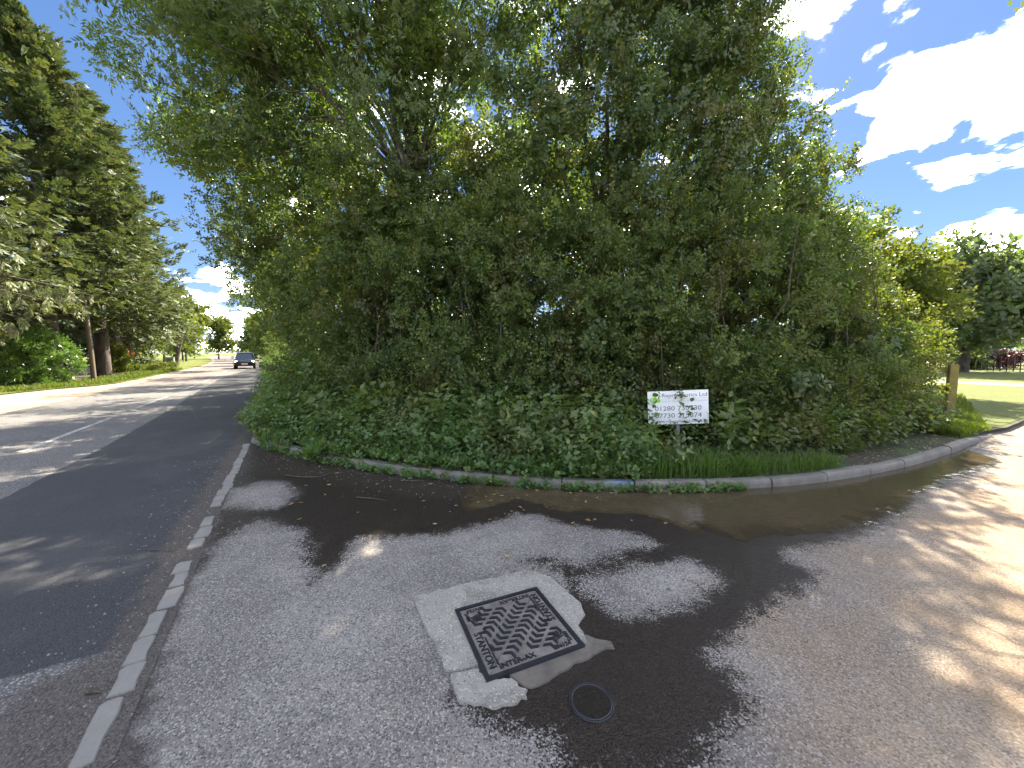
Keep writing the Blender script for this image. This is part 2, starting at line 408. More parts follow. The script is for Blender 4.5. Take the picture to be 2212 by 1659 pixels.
M['sett'] = t.done(t.pbr(t.mix(n1, t.mix(n2, (.13, .122, .11), (.20, .19, .17)), (.27, .255, .23)), .85, t.bump(n2, .5, .006)))
t = NT('cast_iron'); v = t.obj()
M['iron'] = t.done(t.pbr(t.mix(t.noise(v, 30, 5), (.016, .016, .020), (.045, .045, .054)), .42, t.bump(t.noise(v, 160, 3), .3, .003), .35))
t = NT('dirty_iron_plate'); v = t.obj()
M['plate'] = t.done(t.pbr(t.mix(t.ss(t.noise(v, 9, 6, .7), .35, .65), (.13, .115, .105), (.215, .19, .17)), .6, t.bump(t.noise(v, 120, 4), .4, .003), .15))
t = NT('muddy_water'); v = t.obj()
rip = t.noise(t.scalev(v, (9, 16, 1)), 1.0, 3, .5); rip2 = t.noise(t.scalev(v, (40, 70, 1)), 1.0, 2, .5)
M['water'] = t.done(t.pbr(t.mix(t.noise(v, 1.1, 5, .6), (.040, .030, .019), (.095, .072, .045)), .035, t.bump(rip2, .10, .004, t.bump(rip, .22, .012)), spec=.5, IOR=1.33, Alpha=t.ss(t.math('ADD', t.attr('depth'), t.math('MULTIPLY', t.math('SUBTRACT', t.noise(v, 5, 6, .7), .5), .6)), -.12, .22)))
t = NT('road_paint'); v = t.obj()
M['white_line'] = t.done(t.pbr(t.mix(t.ss(t.math('ADD', t.noise(v, 40, 4, .7), t.math('MULTIPLY', t.noise(v, 3, 4), .5)), .84, .70), (.10, .097, .092), t.mix(t.noise(v, 9, 4), (.34, .33, .31), (.52, .51, .48))), .75, t.bump(t.noise(v, 90, 4), .4, .01)))
M['board'] = flat('sign_board', (.80, .81, .82), .35, var=.03)
M['ink'] = flat('sign_ink', (.12, .12, .13), .5)
M['ink_pale'] = flat('sign_ink_pale', (.48, .49, .50), .5)
M['green'] = flat('logo_green', (.27, .60, .03), .4)
M['galv'] = flat('galvanised_post', (.22, .25, .25), .55, .4, var=.3, bump=.2)
M['timber'] = flat('treated_timber', (.20, .165, .045), .8, var=.35, bump=.5, bscale=30)
M['pole'] = flat('pole_wood', (.115, .085, .055), .85, var=.3, bump=.5, bscale=20)
M['rail'] = flat('black_railing', (.018, .018, .020), .5)
M['car'] = flat('black_paint', (.012, .013, .016), .18, spec=.6, var=.05)
M['carplastic'] = flat('black_trim', (.010, .010, .011), .55)
M['tyre'] = flat('tyre_rubber', (.012, .012, .012), .85)
M['glass'] = flat('dark_glass', (.02, .026, .034), .06, spec=.8, var=.02)
M['roof_pale'] = flat('pale_roof', (.35, .40, .44), .3)
M['alloy'] = flat('alloy', (.40, .40, .41), .35, .8)
M['plate_w'] = flat('number_plate', (.75, .75, .72), .5)
M['van'] = flat('white_van_paint', (.78, .79, .80), .3)
M['cabinet'] = flat('grey_green_cabinet', (.20, .24, .20), .6)
M['cabinet_door'] = flat('cabinet_door', (.085, .105, .09), .6)
M['clad'] = flat('dark_cladding', (.085, .09, .10), .6)
M['orange'] = flat('poker_flower', (.75, .16, .03), .6)
M['yellow'] = flat('buttercup_petal', (.75, .62, .02), .4)
M['stone'] = flat('rubble_stone', (.22, .20, .17), .9, var=.3, bump=.5)
M['path'] = flat('path_gravel', (.115, .105, .095), .9, bump=.4)
t = NT('headlight_lens')
em = t.n.new('ShaderNodeEmission'); em.inputs[0].default_value = (1, .97, .75, 1); em.inputs[1].default_value = 3.0
M['headlight'] = t.done(em.outputs[0])

# ------------------------------------------------------------------ the ground
FAR = 420
def sheet(name, poly, z, mat, label=None):
    bm = bmesh.new(); f = bm.faces.new([bm.verts.new((x, y, z)) for x, y in poly]); bm.normal_update()
    if f.normal.z < 0: f.normal_flip()
    bmesh.ops.triangulate(bm, faces=bm.faces)
    return props(link(name, bm_mesh(name, bm), mat), kind='structure')
sheet('ground', [(FAR * math.cos(a), FAR * math.sin(a)) for a in np.linspace(0, 2 * math.pi, 48, endpoint=False)], -.04, M['field'])

# side road (the apron in front of the camera): a fine grid carrying the distance to the wet stains
def grade(a, b, c, d, fine, coarse):
    return np.unique(np.round(np.concatenate([np.arange(a, b, coarse), np.arange(b, c, fine), np.arange(c, d + .01, coarse)]), 4))
gx = grade(-14, -5.5, 12.5, 64, .085, .75); gy = grade(-26, .8, 8.6, 30, .085, .75)
X, Y = np.meshgrid(gx, gy)
wet_polys = [
    [(500, 1010), (545, 950), (690, 975), (900, 1010), (1200, 1040), (1500, 1045), (900, 1030), (1960, 985), (2100, 950), (2165, 985), (2150, 1015), (2050, 1055), (1930, 1130),
     (1880, 1150), (1830, 1168), (1700, 1190), (1690, 1210), (1770, 1235), (1760, 1260), (1690, 1300), (1590, 1370), (1545, 1420), (1600, 1475), (1620, 1530), (1560, 1590), (1490, 1700),
     (1190, 1700), (1205, 1600), (1110, 1585), (1000, 1535), (985, 1490), (1100, 1440), (1200, 1380), (1180, 1310), (1235, 1262), (1330, 1335), (1490, 1312), (1555, 1250), (1500, 1208), (1380, 1222), (1268, 1248), (1240, 1255), (1180, 1222), (1120, 1215),
     (1180, 1205), (1260, 1225), (1330, 1195), (1420, 1178), (1400, 1165), (1350, 1150), (1250, 1140), (1200, 1128), (1160, 1112), (1110, 1112), (1050, 1132), (950, 1155), (850, 1160), (765, 1165), (748, 1205), (684, 1262), (668, 1220), (657, 1148), (600, 1135), (565, 1120), (540, 1135), (470, 1170), (430, 1230), (410, 1240), (470, 1110)],
]
dry_polys = [[(490, 1062), (570, 1038), (615, 1042), (640, 1062), (625, 1085), (590, 1100), (525, 1098), (480, 1090)]]
wet = np.full(X.shape, 1e9)
for q in wet_polys: wet = np.minimum(wet, sdf(X, Y, [P(*a) for a in q]))
for q in dry_polys: wet = np.maximum(wet, -sdf(X, Y, [P(*a) for a in q]))
mud = np.minimum(sdf(X, Y, [P(*a) for a in [(500, 1000), (545, 945), (700, 985), (900, 1020), (1200, 1050), (1380, 1060), (1200, 1082), (900, 1075), (700, 1035), (560, 1020)]]),
                 sdf(X, Y, [P(*a) for a in [(150, 1700), (330, 1310), (400, 1190), (470, 1130), (420, 1240), (370, 1320), (345, 1480), (300, 1700)]]))
slab_out = [(245, 410), (700, 300), (1130, 195), (1260, 215), (1450, 345), (1612, 560), (1640, 770), (1840, 770), (1500, 970), (1170, 1200), (900, 1300), (600, 1250), (540, 1020), (420, 780), (290, 540)]
mud = np.minimum(mud, np.abs(sdf(X, Y, [Z6(*q) for q in slab_out])) * 2.0 + .03)
sun_tint = sdf(X, Y, [P(*a) for a in [(2400, 860), (2100, 960), (1960, 1120), (1900, 1330), (1930, 1500), (2000, 1700), (2800, 1700)]])  # outline of the sunlit ground, mask for the painted sunlight
jl = np.minimum.reduce([np.where((X * RN[0] + Y * RN[1] > a) & (X * RN[0] + Y * RN[1] < b), np.abs(X * RD[0] + Y * RD[1] - s), 9) for s, a, b in ((4.62, -.6, .3), (1.1, -.5, .2))] +
                       [np.where((X * RD[0] + Y * RD[1] > a) & (X * RD[0] + Y * RD[1] < b), np.abs(X * RN[0] + Y * RN[1] - s), 9) for s, a, b in ((.04, 1.9, 4.1), (-.42, 4.2, 5.4), (.02, 4.4, 5.2))])
props(link('side_road', grid_mesh('side_road', X, Y, np.zeros_like(X), {'wet': wet, 'mud': mud, 'joint': jl, 'sun_tint': sun_tint}), M['side']), kind='structure')

# main road
ss_ = np.unique(np.concatenate([np.arange(-40, -2, 1.), np.arange(-2, 24, .13), np.arange(24, 60, .4), np.arange(60, 190, 1.5)])); nn_ = np.arange(-7.0, -.72, .1255)
S, N = np.meshgrid(ss_, nn_)
XX, YY = RW(S, N)
patch = sdf(S, N, [(3.0, -.3), (3.02, -1.4), (3.05, -3.05), (10, -3.03), (13.4, -3.12), (19, -3.35), (23, -3.5), (34, -3.6), (48, -2.2), (48, -.3)])
grit = np.minimum(sdf(S, N, [(2.95, -.5), (2.93, -1.32), (1.9, -1.35), (1.0, -1.30), (.2, -1.25), (-2, -1.2), (-2, -.5)]),
                  sdf(S, N, [(2.5, -.5), (3, -1.0), (5, -1.05), (9, -.98), (14, -.95), (30, -.95), (30, -.5)]))
pink = np.clip((S - 25) / 8, 0, 1) * np.clip(1.3 - np.abs(N + 5.2) / 3.0, .25, 1)
ZZ = np.full(S.shape, .004)
mr_ = grid_mesh('main_road', XX[::-1], YY[::-1], ZZ, {'patch': patch[::-1], 'grit': grit[::-1], 'pink': pink[::-1]})
main_road = props(link('main_road', mr_, M['main']), kind='structure')
# centre line: hazard dashes 4 m long with 2 m gaps
for k in range(-1, 19):
    s0 = 10.0 + 6 * k
    if s0 > 95: break
    bm = bmesh.new(); q = np.linspace(s0, s0 + 4, 5); L = []; Rr = []
    for s in q:
        L.append(bm.verts.new((*rw(s, -4.15 - .055), .009))); Rr.append(bm.verts.new((*rw(s, -4.15 + .055), .009)))
    for i in range(4): bm.faces.new((L[i], Rr[i], Rr[i + 1], L[i + 1]))
    bmesh.ops.recalc_face_normals(bm, faces=bm.faces)
    if next(iter(bm.faces)).normal.z < 0: bmesh.ops.reverse_faces(bm, faces=bm.faces)
    link('centre_line_dash', bm_mesh('dash', bm), M['white_line'], main_road)
# left edge line of the road (a pale worn line along the far edge)
bm = bmesh.new(); prev = None
for s in np.arange(6, 90, 1.5):
    a = bm.verts.new((*rw(s, -6.93), .009)); b = bm.verts.new((*rw(s, -6.80), .009))
    if prev: bm.faces.new((prev[0], prev[1], b, a))
    prev = (a, b)
link('edge_line', bm_mesh('edge_line', bm), M['kerb'], main_road)

# left shoulder and verge
def strip(name, fn, s0, s1, n0, z, mat, step=1.5):
    sh = [rw(s, n0(s)) for s in np.arange(s0, s1, step)]; fr = [rw(s, fn(s)) for s in np.arange(s0, s1, step)]
    return sheet(name, sh + fr[::-1], z, mat)
edge_g = lambda s: float(np.interp(s, [0, 20, 24, 26, 27, 29, 34, 41, 60], [-10.8, -10.6, -9.9, -9.2, -8.4, -7.95, -7.9, -7.9, -7.4]))
strip('shoulder', lambda s: edge_g(s) - .5, -40, 185, lambda s: -6.98, .012, M['shoulder'])
strip('verge_beyond_road', lambda s: -42., -40, 185, edge_g, .05, M['field'], 1.5)
strip('needle_litter', lambda s: -30., -20, 60, lambda s: -10.7, .056, M['shoulder'])

# ------------------------------------------------------------------ kerb
kp = np.array([P(*a) for a in [(540, 957), (690, 1000), (840, 1022), (970, 1040), (1100, 1052), (1230, 1060), (1372, 1063), (1510, 1064), (1640, 1058), (1760, 1048), (1880, 1028), (1990, 1003), (2090, 968), (2150, 941)]])
def resample(pts, n):
    d = np.r_[0, np.cumsum(np.linalg.norm(np.diff(pts, axis=0), axis=1))]; t = np.linspace(0, d[-1], n)
    return np.stack([np.interp(t, d, pts[:, 0]), np.interp(t, d, pts[:, 1])], 1)
def smooth(p, it):
    for _ in range(it):
        q = p.copy(); q[1:-1] = (p[:-2] + 2 * p[1:-1] + p[2:]) / 4; p = q
    return p
kline = smooth(resample(kp, 400), 700)
kd = np.r_[0, np.cumsum(np.linalg.norm(np.diff(kline, axis=0), axis=1))]; KL = kd[-1]
def kat(d, off=0.0):
    x, y = np.interp(d, kd, kline[:, 0]), np.interp(d, kd, kline[:, 1])
    e = .1; tx = np.interp(d + e, kd, kline[:, 0]) - np.interp(d - e, kd, kline[:, 0]); ty = np.interp(d + e, kd, kline[:, 1]) - np.interp(d - e, kd, kline[:, 1])
    L = np.hypot(tx, ty); return x - ty / L * off, y + tx / L * off      # off > 0: behind the kerb
joint0 = kd[np.argmin(np.hypot(*(kline - np.array(P(1372, 1063))).T))] % .915
kerb = empty('kerb', (*kat(KL / 2), 0), label='curved concrete kerb edging the overgrown corner verge', cat='kerb')
cuts = [0] + list(np.arange(joint0, KL, .915)) + [KL]
blue_d = kd[np.argmin(np.hypot(*(kline - np.array(P(1372, 1063))).T))]
for a, b in zip(cuts[:-1], cuts[1:]):
    if b - a < .12: continue
    bm = bmesh.new(); rings = []
    dz = rng.normal(0, .006); do = rng.normal(0, .007)
    for d in np.linspace(a + .009, b - .009, 6):
        h = .115 * min(1, max(.25, (KL - d) / 1.6)) + dz
        prof = [(-.0 + do, -.06), (.012 + do, h - .05), (.022 + do, h - .022), (.045 + do, h - .003), (.125 + do, h), (.125 + do, -.06)]
        rings.append([bm.verts.new((*kat(d, o), z)) for o, z in prof])
    for r0, r1 in zip(rings[:-1], rings[1:]):
        for i in range(5): bm.faces.new((r0[i], r1[i], r1[i + 1], r0[i + 1]))
    bm.faces.new(rings[0]); bm.faces.new(rings[-1][::-1])
    bmesh.ops.recalc_face_normals(bm, faces=bm.faces)
    blue = abs(b - blue_d) < .02
    k = link('kerb_stone', bm_mesh('kerb_stone', bm), M['kerb_blue'] if blue else M['kerb'], kerb)
    k.matrix_parent_inverse = Matrix.Translation(kerb.location).inverted()
    if blue: k['label'] = 'kerb stone with faded blue paint'

# verge behind the kerb: one raised sheet of soil and grass
ks = [kat(d, .10) for d in np.linspace(0.02, KL - .02, 60)]
back = [rw(s, -.70) for s in np.arange(185, 9.2, -2.5)]
right = [(10.9, 8.35), (30, 19.2), (64, 39)] 
far = [(200, 110), (200, 330), (-60, 330)]
verge = sheet('verge', ks + right[0:] + far + back, .095, M['soil'])
# sunny field right of the hedge, laid just over the verge
sheet('field', [(10.2, 8.2), (10.9, 8.45), (30, 19.3), (64, 39.1), (190, 108), (190, 300), (20, 300), (9, 30), (9.6, 11)], .102, M['field'])
pa = [P(3690 / 1.8228, 1497 / 1.8228, .1), P(4300 / 1.8228, 1520 / 1.8228, .1), P(4300 / 1.8228, 1538 / 1.8228, .1), P(3690 / 1.8228, 1507 / 1.8228, .1)]
sheet('path', pa, .108, M['path'])

# ------------------------------------------------------------------ foliage engine
def nrm(a): return a / (np.linalg.norm(a, axis=-1, keepdims=True) + 1e-9)
def kite(p, d, side, L, W, fold):
    up = np.cross(side, d)
    return [p, p + d * L * .42 + side * W * .5 + up * fold * W, p + d * L, p + d * L * .42 - side * W * .5 + up * fold * W]
def twig_template(n, L, W, stem, el=35, seed=0, fold=.18):
    g = np.random.default_rng(seed); Q = []
    for i in range(n):
        ph = i * 2.4 + g.normal(0, .3); e = R(el + g.normal(0, 16)); s = stem * (i + .6) / n
        rad = np.array([math.cos(ph), math.sin(ph), 0]); d = rad * math.cos(e) + np.array([0, 0, 1.]) * math.sin(e)
        side = nrm(np.cross(d, np.array([0, 0, 1.])) + g.normal(0, .35, 3)); side = nrm(side - d * (side @ d))
        k = g.uniform(.75, 1.2)
        Q.append(kite(np.array([0, 0, s]) + rad * .012, d, side, L * k, W * k, fold))
    return np.array(Q)
def pinnate_template(leaves=3, pairs=3, L=.095, W=.034, rach=.2, seed=0):
    g = np.random.default_rng(seed); Q = []
    for j in range(leaves):
        ph = j * 2 * math.pi / leaves + g.normal(0, .3); e = R(15 + g.normal(0, 15))
        ax = np.array([math.cos(ph) * math.cos(e), math.sin(ph) * math.cos(e), math.sin(e)])
        sd = nrm(np.cross(ax, np.array([0, 0, 1.]))); b = np.array([0, 0, .05 * j])
        for i in range(pairs):
            p = b + ax * rach * (.3 + .62 * i / pairs) - np.array([0, 0, .04]) * (i / pairs) ** 2
            for sg in (-1, 1):
                d = nrm(ax * .65 + sd * sg * .75 + np.array([0, 0, -.25]) + g.normal(0, .12, 3))
                side = nrm(np.cross(d, np.cross(ax, sd)) + g.normal(0, .25, 3)); k = g.uniform(.8, 1.15)
                Q.append(kite(p, d, side, L * k, W * k, .15))
        Q.append(kite(b + ax * rach, ax, sd, L, W, .15))
    return np.array(Q)
def spray_template(n=11, L=.46, W=.085, seed=0):
    g = np.random.default_rng(seed); Q = []
    for i in range(n):
        s = (i // 2) / (n / 2); sg = 1 if i % 2 else -1
        d = nrm(np.array([sg * (.75 - .35 * s), g.normal(0, .22), .8])); p = np.array([0, 0, L * .75 * s])
        side = nrm(np.cross(d, np.array([0, 1., 0])) + g.normal(0, .4, 3))
        Q.append(kite(p, d, side, L * (.55 - .25 * s) * g.uniform(.8, 1.2), W * g.uniform(.8, 1.3), .15))
    return np.array(Q)
TEMPL = dict(
    hedge=[twig_template(11, .055, .034, .20, seed=i) for i in range(4)],
    ivy=[twig_template(9, .070, .058, .20, el=20, seed=10 + i, fold=.1) for i in range(4)],
    ash=[pinnate_template(3, 3, seed=20 + i) for i in range(4)],
    maple=[twig_template(11, .062, .050, .24, seed=30 + i) for i in range(4)],
    big=[twig_template(9, .16, .11, .5, seed=40 + i) for i in range(3)],
    huge=[twig_template(8, .34, .24, .9, seed=50 + i) for i in range(3)],
    laurel=[twig_template(9, .14, .055, .25, el=40, seed=60 + i) for i in range(3)],
    yew=[twig_template(12, .16, .05, .4, el=45, seed=70 + i) for i in range(3)],
    spray=[spray_template(seed=80 + i) for i in range(4)],
    hang=[spray_template(12, .42, .06, seed=90 + i) for i in range(3)],
)
def plant_twigs(kind, pos, axis, scale=1.0, flat_up=False):
    """instances of the twig templates as real quads: returns quads and rnd"""
    Ts = TEMPL[kind]; n = len(pos); which = rng.integers(0, len(Ts), n)
    a = nrm(axis)
    if flat_up: r = np.cross(a, np.array([0, 0, 1.])) + rng.normal(0, .25, (n, 3))
    else: r = rng.normal(0, 1, (n, 3))
    x = nrm(r - (r * a).sum(1, keepdims=True) * a); y = np.cross(a, x)
    sc = scale * rng.uniform(.75, 1.25, n)
    VV, RR = [], []
    for k, T in enumerate(Ts):
        w = which == k
        if not w.any(): continue
        Rm = np.stack([x[w], y[w], a[w]], -1) * sc[w][:, None, None]
        V = np.einsum('nij,mkj->nmki', Rm, T) + pos[w][:, None, None, :]
        VV.append(V.reshape(-1, 4, 3))
        base = rng.uniform(.1, .9, w.sum())
        RR.append((np.clip(base[:, None] + rng.normal(0, .18, (w.sum(), len(T))), 0, 1)).ravel())
    return np.concatenate(VV), np.concatenate(RR)
def lobes_twigs(lobes, n, clump=.45, shell=.35, per=26, out=.7, up=.25, seed=None):
    """twig positions and axes in clumps spread through the outer part of ellipsoid lobes"""
    lobes = np.asarray(lobes, float); w = (lobes[:, 3] * lobes[:, 4] * lobes[:, 5]) ** .667
    if lobes.shape[1] > 6: w = w * lobes[:, 6]
    nc = max(1, n // per); which = rng.choice(len(lobes), nc, p=w / w.sum())
    u = nrm(rng.normal(0, 1, (nc, 3))); rr = np.clip(1 - np.abs(rng.normal(0, shell, nc)), .05, 1.08)
    C = lobes[which, :3] + u * rr[:, None] * lobes[which, 3:6]
    cr = clump * rng.uniform(.5, 1.4, nc)
    cnt = rng.poisson(per, nc); idx = np.repeat(np.arange(nc), cnt)
    off = nrm(rng.normal(0, 1, (len(idx), 3))) * (rng.uniform(0, 1, len(idx)) ** .5)[:, None]
    pos = C[idx] + off * cr[idx][:, None] * np.array([1, 1, .75])
    axis = out * off + .5 * u[idx] + up * np.array([0, 0, 1.]) + rng.normal(0, .45, pos.shape)
    return pos, axis
SGX, SGY = P(1467, 972, .1)
def off_sign(p): return ~((np.abs(p[:, 0] - SGX) < .70) & (p[:, 1] < SGY + .45) & (p[:, 1] > SGY - 2) & (p[:, 2] < 1.50) & (p[:, 2] > .2))
def foliage(name, kind, mat, pos, axis, parent, scale=1.0, flat_up=False, zmin=.06):
    k = (pos[:, 2] > zmin) & off_sign(pos)
    V, rr = plant_twigs(kind, pos[k], axis[k], scale, flat_up)
    return link(name, quads_mesh(name, V, rr), mat, parent)
def limbs(base, lobes, r0, fork, per=3, nmax=40, lean=(0, 0)):
    """a trunk forking into limbs that reach into the lobes"""
    base = np.array(base, float); f = np.array([base[0] + lean[0], base[1] + lean[1], fork])
    tr = [(bend(base - np.array([0, 0, .15]), f, 0, .06, 7), np.linspace(r0, r0 * .62, 7))]
    br = []
    for L in lobes[:nmax]:
        c = np.array(L[:3])
        e = bend(f, c, .08, .12, 7); br.append((e, np.linspace(r0 * .42, .03, 7)))
        for j in range(per):
            q = e[rng.integers(2, 6)]; u = nrm(rng.normal(0, 1, 3) + np.array([0, 0, .4]))
            br.append((bend(q, c + u * np.array(L[3:6]) * .8, .06, .15, 5), np.linspace(r0 * .16, .012, 5)))
    return tr, br
def tree(name, base, lobes, n, kind, mat, label, cat='tree', r0=.15, fork=1.5, scale=1.0, clump=.45, shell=.35, group=None, barkm='bark', per=26, brper=2, lean=(0, 0), up=.25):
    o = empty(name, (base[0], base[1], base[2]), label=label, cat=cat, group=group)
    tr, br = limbs(base, lobes, r0, fork, brper, lean=lean)
    inv = Matrix.Translation(o.location).inverted()
    for nm, ls in (('trunk', tr), ('limbs', br)):
        c = tubes(nm, ls, M[barkm], o, 7 if nm == 'trunk' else 5); c.matrix_parent_inverse = inv
    p, a = lobes_twigs(lobes, n, clump, shell, per, up=up)
    c = foliage('crown', kind, M[mat], p, a, o, scale); c.matrix_parent_inverse = inv
    return o

# ------------------------------------------------------------------ the corner: hedge, ivy-clad tree, ash, maple
# corner hedge: clumps along a front that follows the kerb and leans back as it rises
def hedge_front(d):
    return np.interp(d, [0, 1.2, 3, 6.2, 8.2, 10.5, 12, KL], [.9, 1.1, 1.35, 1.7, 1.75, 1.35, 1.0, .85])
H = []
for i in range(520):
    d = rng.uniform(-.2, KL - 1.0); z = rng.uniform(.35, 4.6) ; dep = abs(rng.normal(0, .55))
    taper = np.clip((KL - .6 - d) / 3.0, .25, 1)
    if z > 4.4 * taper + .5: z = rng.uniform(.3, 4.4 * taper + .3)
    o_ = hedge_front(d) + .25 * z + dep + (.35 if z < .8 else 0) + rng.normal(0, .12)
    x, y = kat(np.clip(d, 0, KL), o_); r = rng.uniform(.35, .72)
    H.append((x, y, z + .1, r, r, r * .85))
H = np.array(H)
hedge = empty('hedge', (*kat(6, 2.5), .1), label='dense tangled green hedge behind the kerb and white sign', cat='hedge')
inv = Matrix.Translation(hedge.location).inverted()
p, a = lobes_twigs(H, 13500, .26, .30, 20)
foliage('foliage', 'hedge', M['hedge'], p, a, hedge, 1.28).matrix_parent_inverse = inv
p, a = lobes_twigs(H, 1500, .30, .12, 30)
foliage('new_growth', 'maple', M['newgrowth'], p, a, hedge, 1.05).matrix_parent_inverse = inv
p, a = lobes_twigs(H[H[:, 2] < 3.2], 2200, .34, .12, 60)
foliage('ivy', 'ivy', M['ivy'], p, a, hedge, 1.25).matrix_parent_inverse = inv
# twiggy stems inside the hedge
ls = []
for i in range(110):
    d = rng.uniform(0, KL - 1.2); x, y = kat(d, hedge_front(d) + rng.uniform(.3, 1.6)); x2, y2 = kat(np.clip(d + rng.normal(0, .6), 0, KL), hedge_front(d) + rng.uniform(.4, 1.8))
    ls.append((bend((x, y, .05), (x2, y2, rng.uniform(1.2, 4.0)), .05, .2, 6), np.linspace(rng.uniform(.015, .035), .006, 6)))
tubes('stems', ls, M['twig'], hedge, 5).matrix_parent_inverse = inv

# the ivy-clad tree in the middle, in front of the sun
ivyL = [(1.6, 9.6, 3.0, 2.6, 1.6, 2.2), (3.6, 9.5, 3.6, 2.2, 1.6, 2.4), (2.4, 9.4, 5.6, 2.7, 1.7, 2.2), (1.0, 9.6, 6.6, 2.0, 1.6, 2.0), (3.9, 9.6, 6.4, 1.9, 1.7, 2.2),
        (2.3, 9.6, 8.3, 2.3, 1.9, 2.0), (3.6, 9.8, 9.3, 1.9, 1.9, 1.9), (2.6, 9.9, 11.0, 2.0, 2.0, 1.9), (-.4, 9.9, 4.4, 1.6, 1.4, 2.2), (4.6, 10.0, 10.6, 1.5, 1.6, 1.8), (1.4, 9.8, 10.2, 1.6, 1.5, 1.8), (3.4, 9.8, 12.2, 1.8, 1.7, 1.6), (5.0, 9.8, 8.2, 1.2, 1.4, 1.8)]
tree('ivy_clad_tree', (2.4, 10.6, .1), ivyL, 17500, 'ivy', 'ivy', 'tall dense ivy-clad tree in the middle of the corner, behind the white sign', r0=.24, fork=3.0, clump=.46, shell=.26, per=22, scale=1.2, brper=0)
# second thicket left of it
thL = [(-1.6, 9.6, 2.6, 1.8, 1.4, 1.9), (-2.6, 9.8, 4.3, 1.7, 1.4, 1.8), (-1.0, 9.8, 5.4, 1.5, 1.4, 1.6), (-3.9, 10.4, 3.2, 1.5, 1.4, 2.2), (-4.4, 11.2, 4.9, 1.4, 1.4, 1.7), (-2.0, 10.2, 6.4, 1.3, 1.3, 1.2), (-2.3, 8.6, 5.9, 1.5, .7, 1.2), (-3.4, 8.9, 5.2, 1.2, .8, 1.1)]
tree('hawthorn_thicket', (-2.0, 10.8, .1), thL, 7400, 'maple', 'hedge', 'tall shaded hawthorn thicket under the ash tree beside the main road', cat='shrub', r0=.14, fork=1.6, clump=.4, shell=.28, scale=1.1)
# ash with spreading leaning limbs over the main road
ashL = [(-6.9, 9.3, 9.3, 1.9, 2.0, 1.9), (-5.3, 9.0, 8.0, 1.9, 1.8, 1.4), (-4.6, 9.4, 10.4, 2.2, 2.2, 1.9), (-7.9, 10.2, 7.6, 1.6, 1.7, 1.3), (-2.2, 9.6, 10.6, 1.9, 2.0, 2.2), (-6.6, 10.6, 11.3, 2.4, 2.2, 1.8),
        (-3.4, 9.4, 12.6, 2.4, 2.2, 1.7), (-.6, 9.9, 12.2, 1.7, 1.9, 2.0), (-4.7, 10.0, 6.6, 1.5, 1.5, 1.0), (-.2, 9.8, 9.2, 1.0, 1.2, 1.3), (-4.2, 8.8, 8.4, 1.6, .9, 1.3), (-2.4, 9.0, 7.4, 1.4, .8, .9), (-6.2, 9.4, 6.6, 1.4, 1.3, .9), (-2.8, 8.9, 9.6, 1.8, .9, 1.8), (-1.2, 9.2, 8.2, 1.3, .9, 1.4)]
ash = tree('ash_tree', (-2.6, 10.3, .1), ashL, 7000, 'ash', 'ash', 'ash tree with pale fanning limbs and narrow leaves overhanging the road', r0=.11, fork=5.6, clump=.6, shell=.5, per=12, brper=3, scale=1.25, lean=(.25, -1.0))
ls = []
f0 = np.array((-2.35, 9.3, 5.6))
for (u, v, dep) in [(720, -30, 9.2), (780, -40, 9.4), (850, -60, 9.3), (640, 40, 9.0), (560, 150, 8.8), (880, -20, 9.5), (910, -60, 9.7), (690, 180, 9.0), (800, -80, 9.0), (950, -40, 9.6), (600, -20, 9.2)]:
    d = np.array(pdir(u, v)); e = d * (dep / d[1]) + np.array([0, 0, CAM_H]); st = f0 + rng.normal(0, .25, 3) * np.array([1, .6, .9])
    b = bend(st, e, .05, .09, 8); ls.append((b, np.linspace(rng.uniform(.03, .06), .014, 8)))
    for j in range(4):
        q = b[rng.integers(2, 7)]; ls.append((bend(q, q + nrm(rng.normal(0, .6, 3) + nrm(e - st) * .9) * rng.uniform(.8, 1.8), .05, .12, 5), np.linspace(.025, .008, 5)))
tubes('branches', ls, M['bark'], ash, 6).matrix_parent_inverse = Matrix.Translation(ash.location).inverted()
# field maple on the right
mapL = [(6.0, 9.6, 2.6, 2.2, 1.5, 2.0), (5.6, 9.8, 4.8, 2.0, 1.7, 1.9), (6.9, 10.0, 4.6, 1.6, 1.6, 1.6), (5.9, 10.0, 6.8, 1.7, 1.6, 1.6), (5.5, 10.1, 8.6, 1.5, 1.5, 1.6), (7.6, 9.9, 3.2, 1.6, 1.4, 1.5), (5.4, 10.2, 10.3, 1.4, 1.4, 1.6),
        (7.6, 10.3, 5.9, .9, .9, .9), (8.2, 10.2, 4.3, 1.0, 1.0, .9), (6.6, 10.1, 7.6, .8, .8, .8)]
tree('field_maple', (6.0, 10.8, .1), mapL, 7800, 'maple', 'maple', 'field maple with sunlit yellow-green edge at the right end of the corner', r0=.18, fork=2.2, clump=.42, shell=.34, per=20, brper=3, scale=1.15)
shL = [(9.2, 9.6, 1.6, 1.2, 1.0, 1.3), (8.4, 9.3, 1.3, 1.2, .9, 1.2), (9.7, 10.6, 1.5, .8, .8, 1.1), (9.9, 11.8, 1.6, .8, 1.0, 1.1), (9.3, 10.6, 2.6, 1.2, 1.2, 1.0)]
tree('sunlit_shrub', (9.2, 10.2, .1), shL, 3600, 'maple', 'lime', 'low sunlit yellow-green shrub growing round the timber fence', cat='shrub', r0=.05, fork=.8, clump=.33, shell=.4, per=18, scale=1.2)
